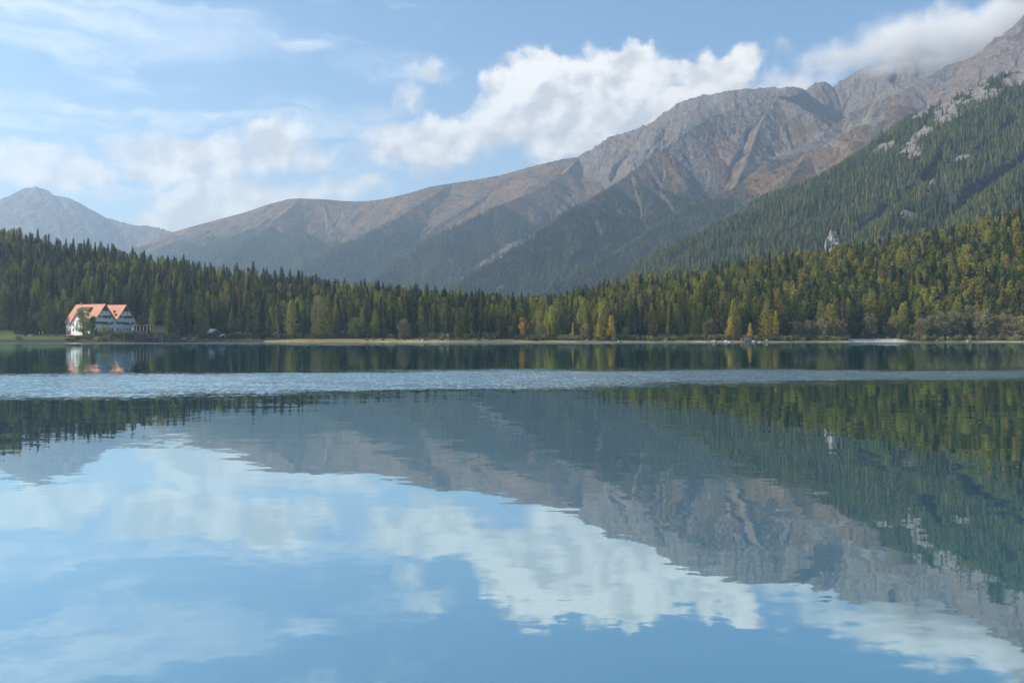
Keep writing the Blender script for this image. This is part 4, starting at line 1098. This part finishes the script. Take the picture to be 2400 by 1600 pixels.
# pale rock tower and crags on the wooded mountainside
def crag(vx, vy, Y, w, h, seed, lab, name='rock_tower'):
    x, y, z = W(vx, vy, Y); o = link(bpy.data.objects.new(name, rock_mesh(name, 1.0, seed, M['crag'], 1.0, 5)))
    o.location = (x, y, z); o.scale = (w, w, h); tag(o, lab, 'rock')
crag(1912, 572, 1150, 7.6, 15, 6, 'pale rock tower sticking out of the forest on the right slope')

# people on the stony beach
def person(px, inl, shirt, legs, lab, face=0.0, stride=.12):
    y = su(px) + inl; x, _ = at_px(px, y)
    me = bpy.data.meshes.new('person')
    J = [(0,0,.95),(0,0,1.18),(0,0,1.42),(0,.01,1.55),(0,-.01,1.72),(-.10,0,.92),(-.12,stride,.50),(-.12,stride*.6,.08),(-.12,stride*.6-.16,.03),
         (.10,0,.92),(.12,-stride,.50),(.12,-stride*.9,.08),(.12,-stride*.9-.16,.03),(-.20,0,1.40),(-.27,.04,1.12),(-.26,-.06,.88),(-.26,-.10,.78),(.20,0,1.40),(.27,.02,1.12),(.27,-.08,.88),(.27,-.12,.78)]
    E = [(0,1),(1,2),(2,3),(3,4),(0,5),(5,6),(6,7),(7,8),(0,9),(9,10),(10,11),(11,12),(2,13),(13,14),(14,15),(15,16),(2,17),(17,18),(18,19),(19,20)]
    Rd = [.15,.15,.16,.065,.10,.10,.07,.05,.045,.10,.07,.05,.045,.075,.05,.038,.04,.075,.05,.038,.04]
    me.from_pydata(J, E, []); o = link(bpy.data.objects.new('person', me))
    sk = o.modifiers.new('skin', 'SKIN')
    for v, r in zip(me.skin_vertices[0].data, Rd): v.radius = (r, r * .85)
    me.skin_vertices[0].data[0].use_root = True
    o.modifiers.new('sub', 'SUBSURF').levels = 1; o.modifiers['sub'].render_levels = 1
    m, N, b = material('clothing_and_skin'); z = N.sep(N.n('ShaderNodeTexCoord').outputs['Object'])[2]
    c = N.mix(N.ss(z, .94, .96), legs, shirt); c = N.mix(N.ss(z, 1.49, 1.51), c, (.45, .28, .20)); N.put(b.inputs['Base Color'], c); me.materials.append(m)
    o.location = (x, y, gz(x, y) - .0); o.rotation_euler = (0, 0, face); tag(o, lab, 'person', 'people on the stony beach')
    hm, _, hb = material('hair'); hb.inputs['Base Color'].default_value = (.05, .03, .02, 1)
    hr = MB().tube((0, .03, 1.70), (0, .03, 1.80), .095, .06, 8).build('hair', hm, o)
person(2043, 15, (.55, .10, .10), (.10, .12, .20), 'person in a red top walking on the stony beach', .6)
person(2049, 13, (.60, .58, .55), (.12, .12, .14), 'person in a white top standing beside the red one on the beach', -.4)
person(2059, 14, (.55, .22, .20), (.45, .40, .36), 'person in a pinkish top nearest to the round green bush tree', 1.4)

# ------------------------------------------------------------------ cloud caught on the ridge (real volume round the summits)
def ridge_cloud():
    CB = [(1960,125,120,42,.9),(2080,90,150,60,1.0),(2200,95,170,75,1.0),(2310,45,130,70,1.0),(2430,30,140,80,1.0),(2150,148,110,34,.8),(2040,150,110,36,.75),(1900,160,130,26,.45),(1790,188,120,22,.42),(1650,212,90,22,.40)]
    x0, _, zt = W(1540, -40, 5100); x1, _, zb = W(2560, 262, 5100)
    mb = MB().box(x0, x1, 4640, 5560, zb, zt)
    m = bpy.data.materials.new('cloud_vapour'); m.use_nodes = True; t = m.node_tree; t.nodes.clear(); N = NT(t)
    o = N.n('ShaderNodeOutputMaterial'); v = N.n('ShaderNodeVolumePrincipled')
    p = N.n('ShaderNodeNewGeometry').outputs['Position']
    w1 = N.vm('SUBTRACT', N.noise(p, .0035, 3, .5, col=True), (.5, .5, .5)); w2 = N.vm('SUBTRACT', N.noise(p, .012, 5, .6, col=True), (.5, .5, .5))
    q0 = N.vm('ADD', p, N.vm('ADD', N.vm('SCALE', w1, scale=150.0), N.vm('SCALE', w2, scale=85.0)))
    acc = None
    for vx, vy, rx, ry, wt in CB:
        c = W(vx, vy, 5150); k = 1.0204 / F * 5150
        q = N.vm('MULTIPLY', N.vm('SUBTRACT', q0, c), (1 / (rx * k), 1 / 330.0, 1 / (ry * k)))
        d = N.m('MULTIPLY_ADD', N.vm('LENGTH', q), -wt, wt); acc = d if acc is None else N.m('MAXIMUM', acc, d)
    den = N.m('MULTIPLY', N.m('POWER', N.ss(N.m('ADD', acc, N.m('MULTIPLY_ADD', N.noise(p, .01, 5, .6), .5, -.27)), .02, .70), 1.6), .0085)
    N.put(v.inputs['Density'], den); v.inputs['Color'].default_value = (.99, .985, .98, 1); v.inputs['Anisotropy'].default_value = .1
    t.links.new(v.outputs[0], o.inputs['Volume'])
    c = mb.build('cloud', m); tag(c, kind='stuff')
ridge_cloud()

# ------------------------------------------------------------------ haze
def haze():
    mb = MB().box(-7200, 7200, -80, 10400, -2.5, 2150)
    m = bpy.data.materials.new('haze_air'); m.use_nodes = True
    t = m.node_tree; t.nodes.clear()
    o = t.nodes.new('ShaderNodeOutputMaterial'); v = t.nodes.new('ShaderNodeVolumePrincipled')
    v.inputs['Color'].default_value = (.61, .79, 1.0, 1); v.inputs['Density'].default_value = 0.96e-4
    v.inputs['Anisotropy'].default_value = 0.55
    t.links.new(v.outputs[0], o.inputs['Volume'])
    h = mb.build('haze', m); tag(h, kind='stuff')
haze()
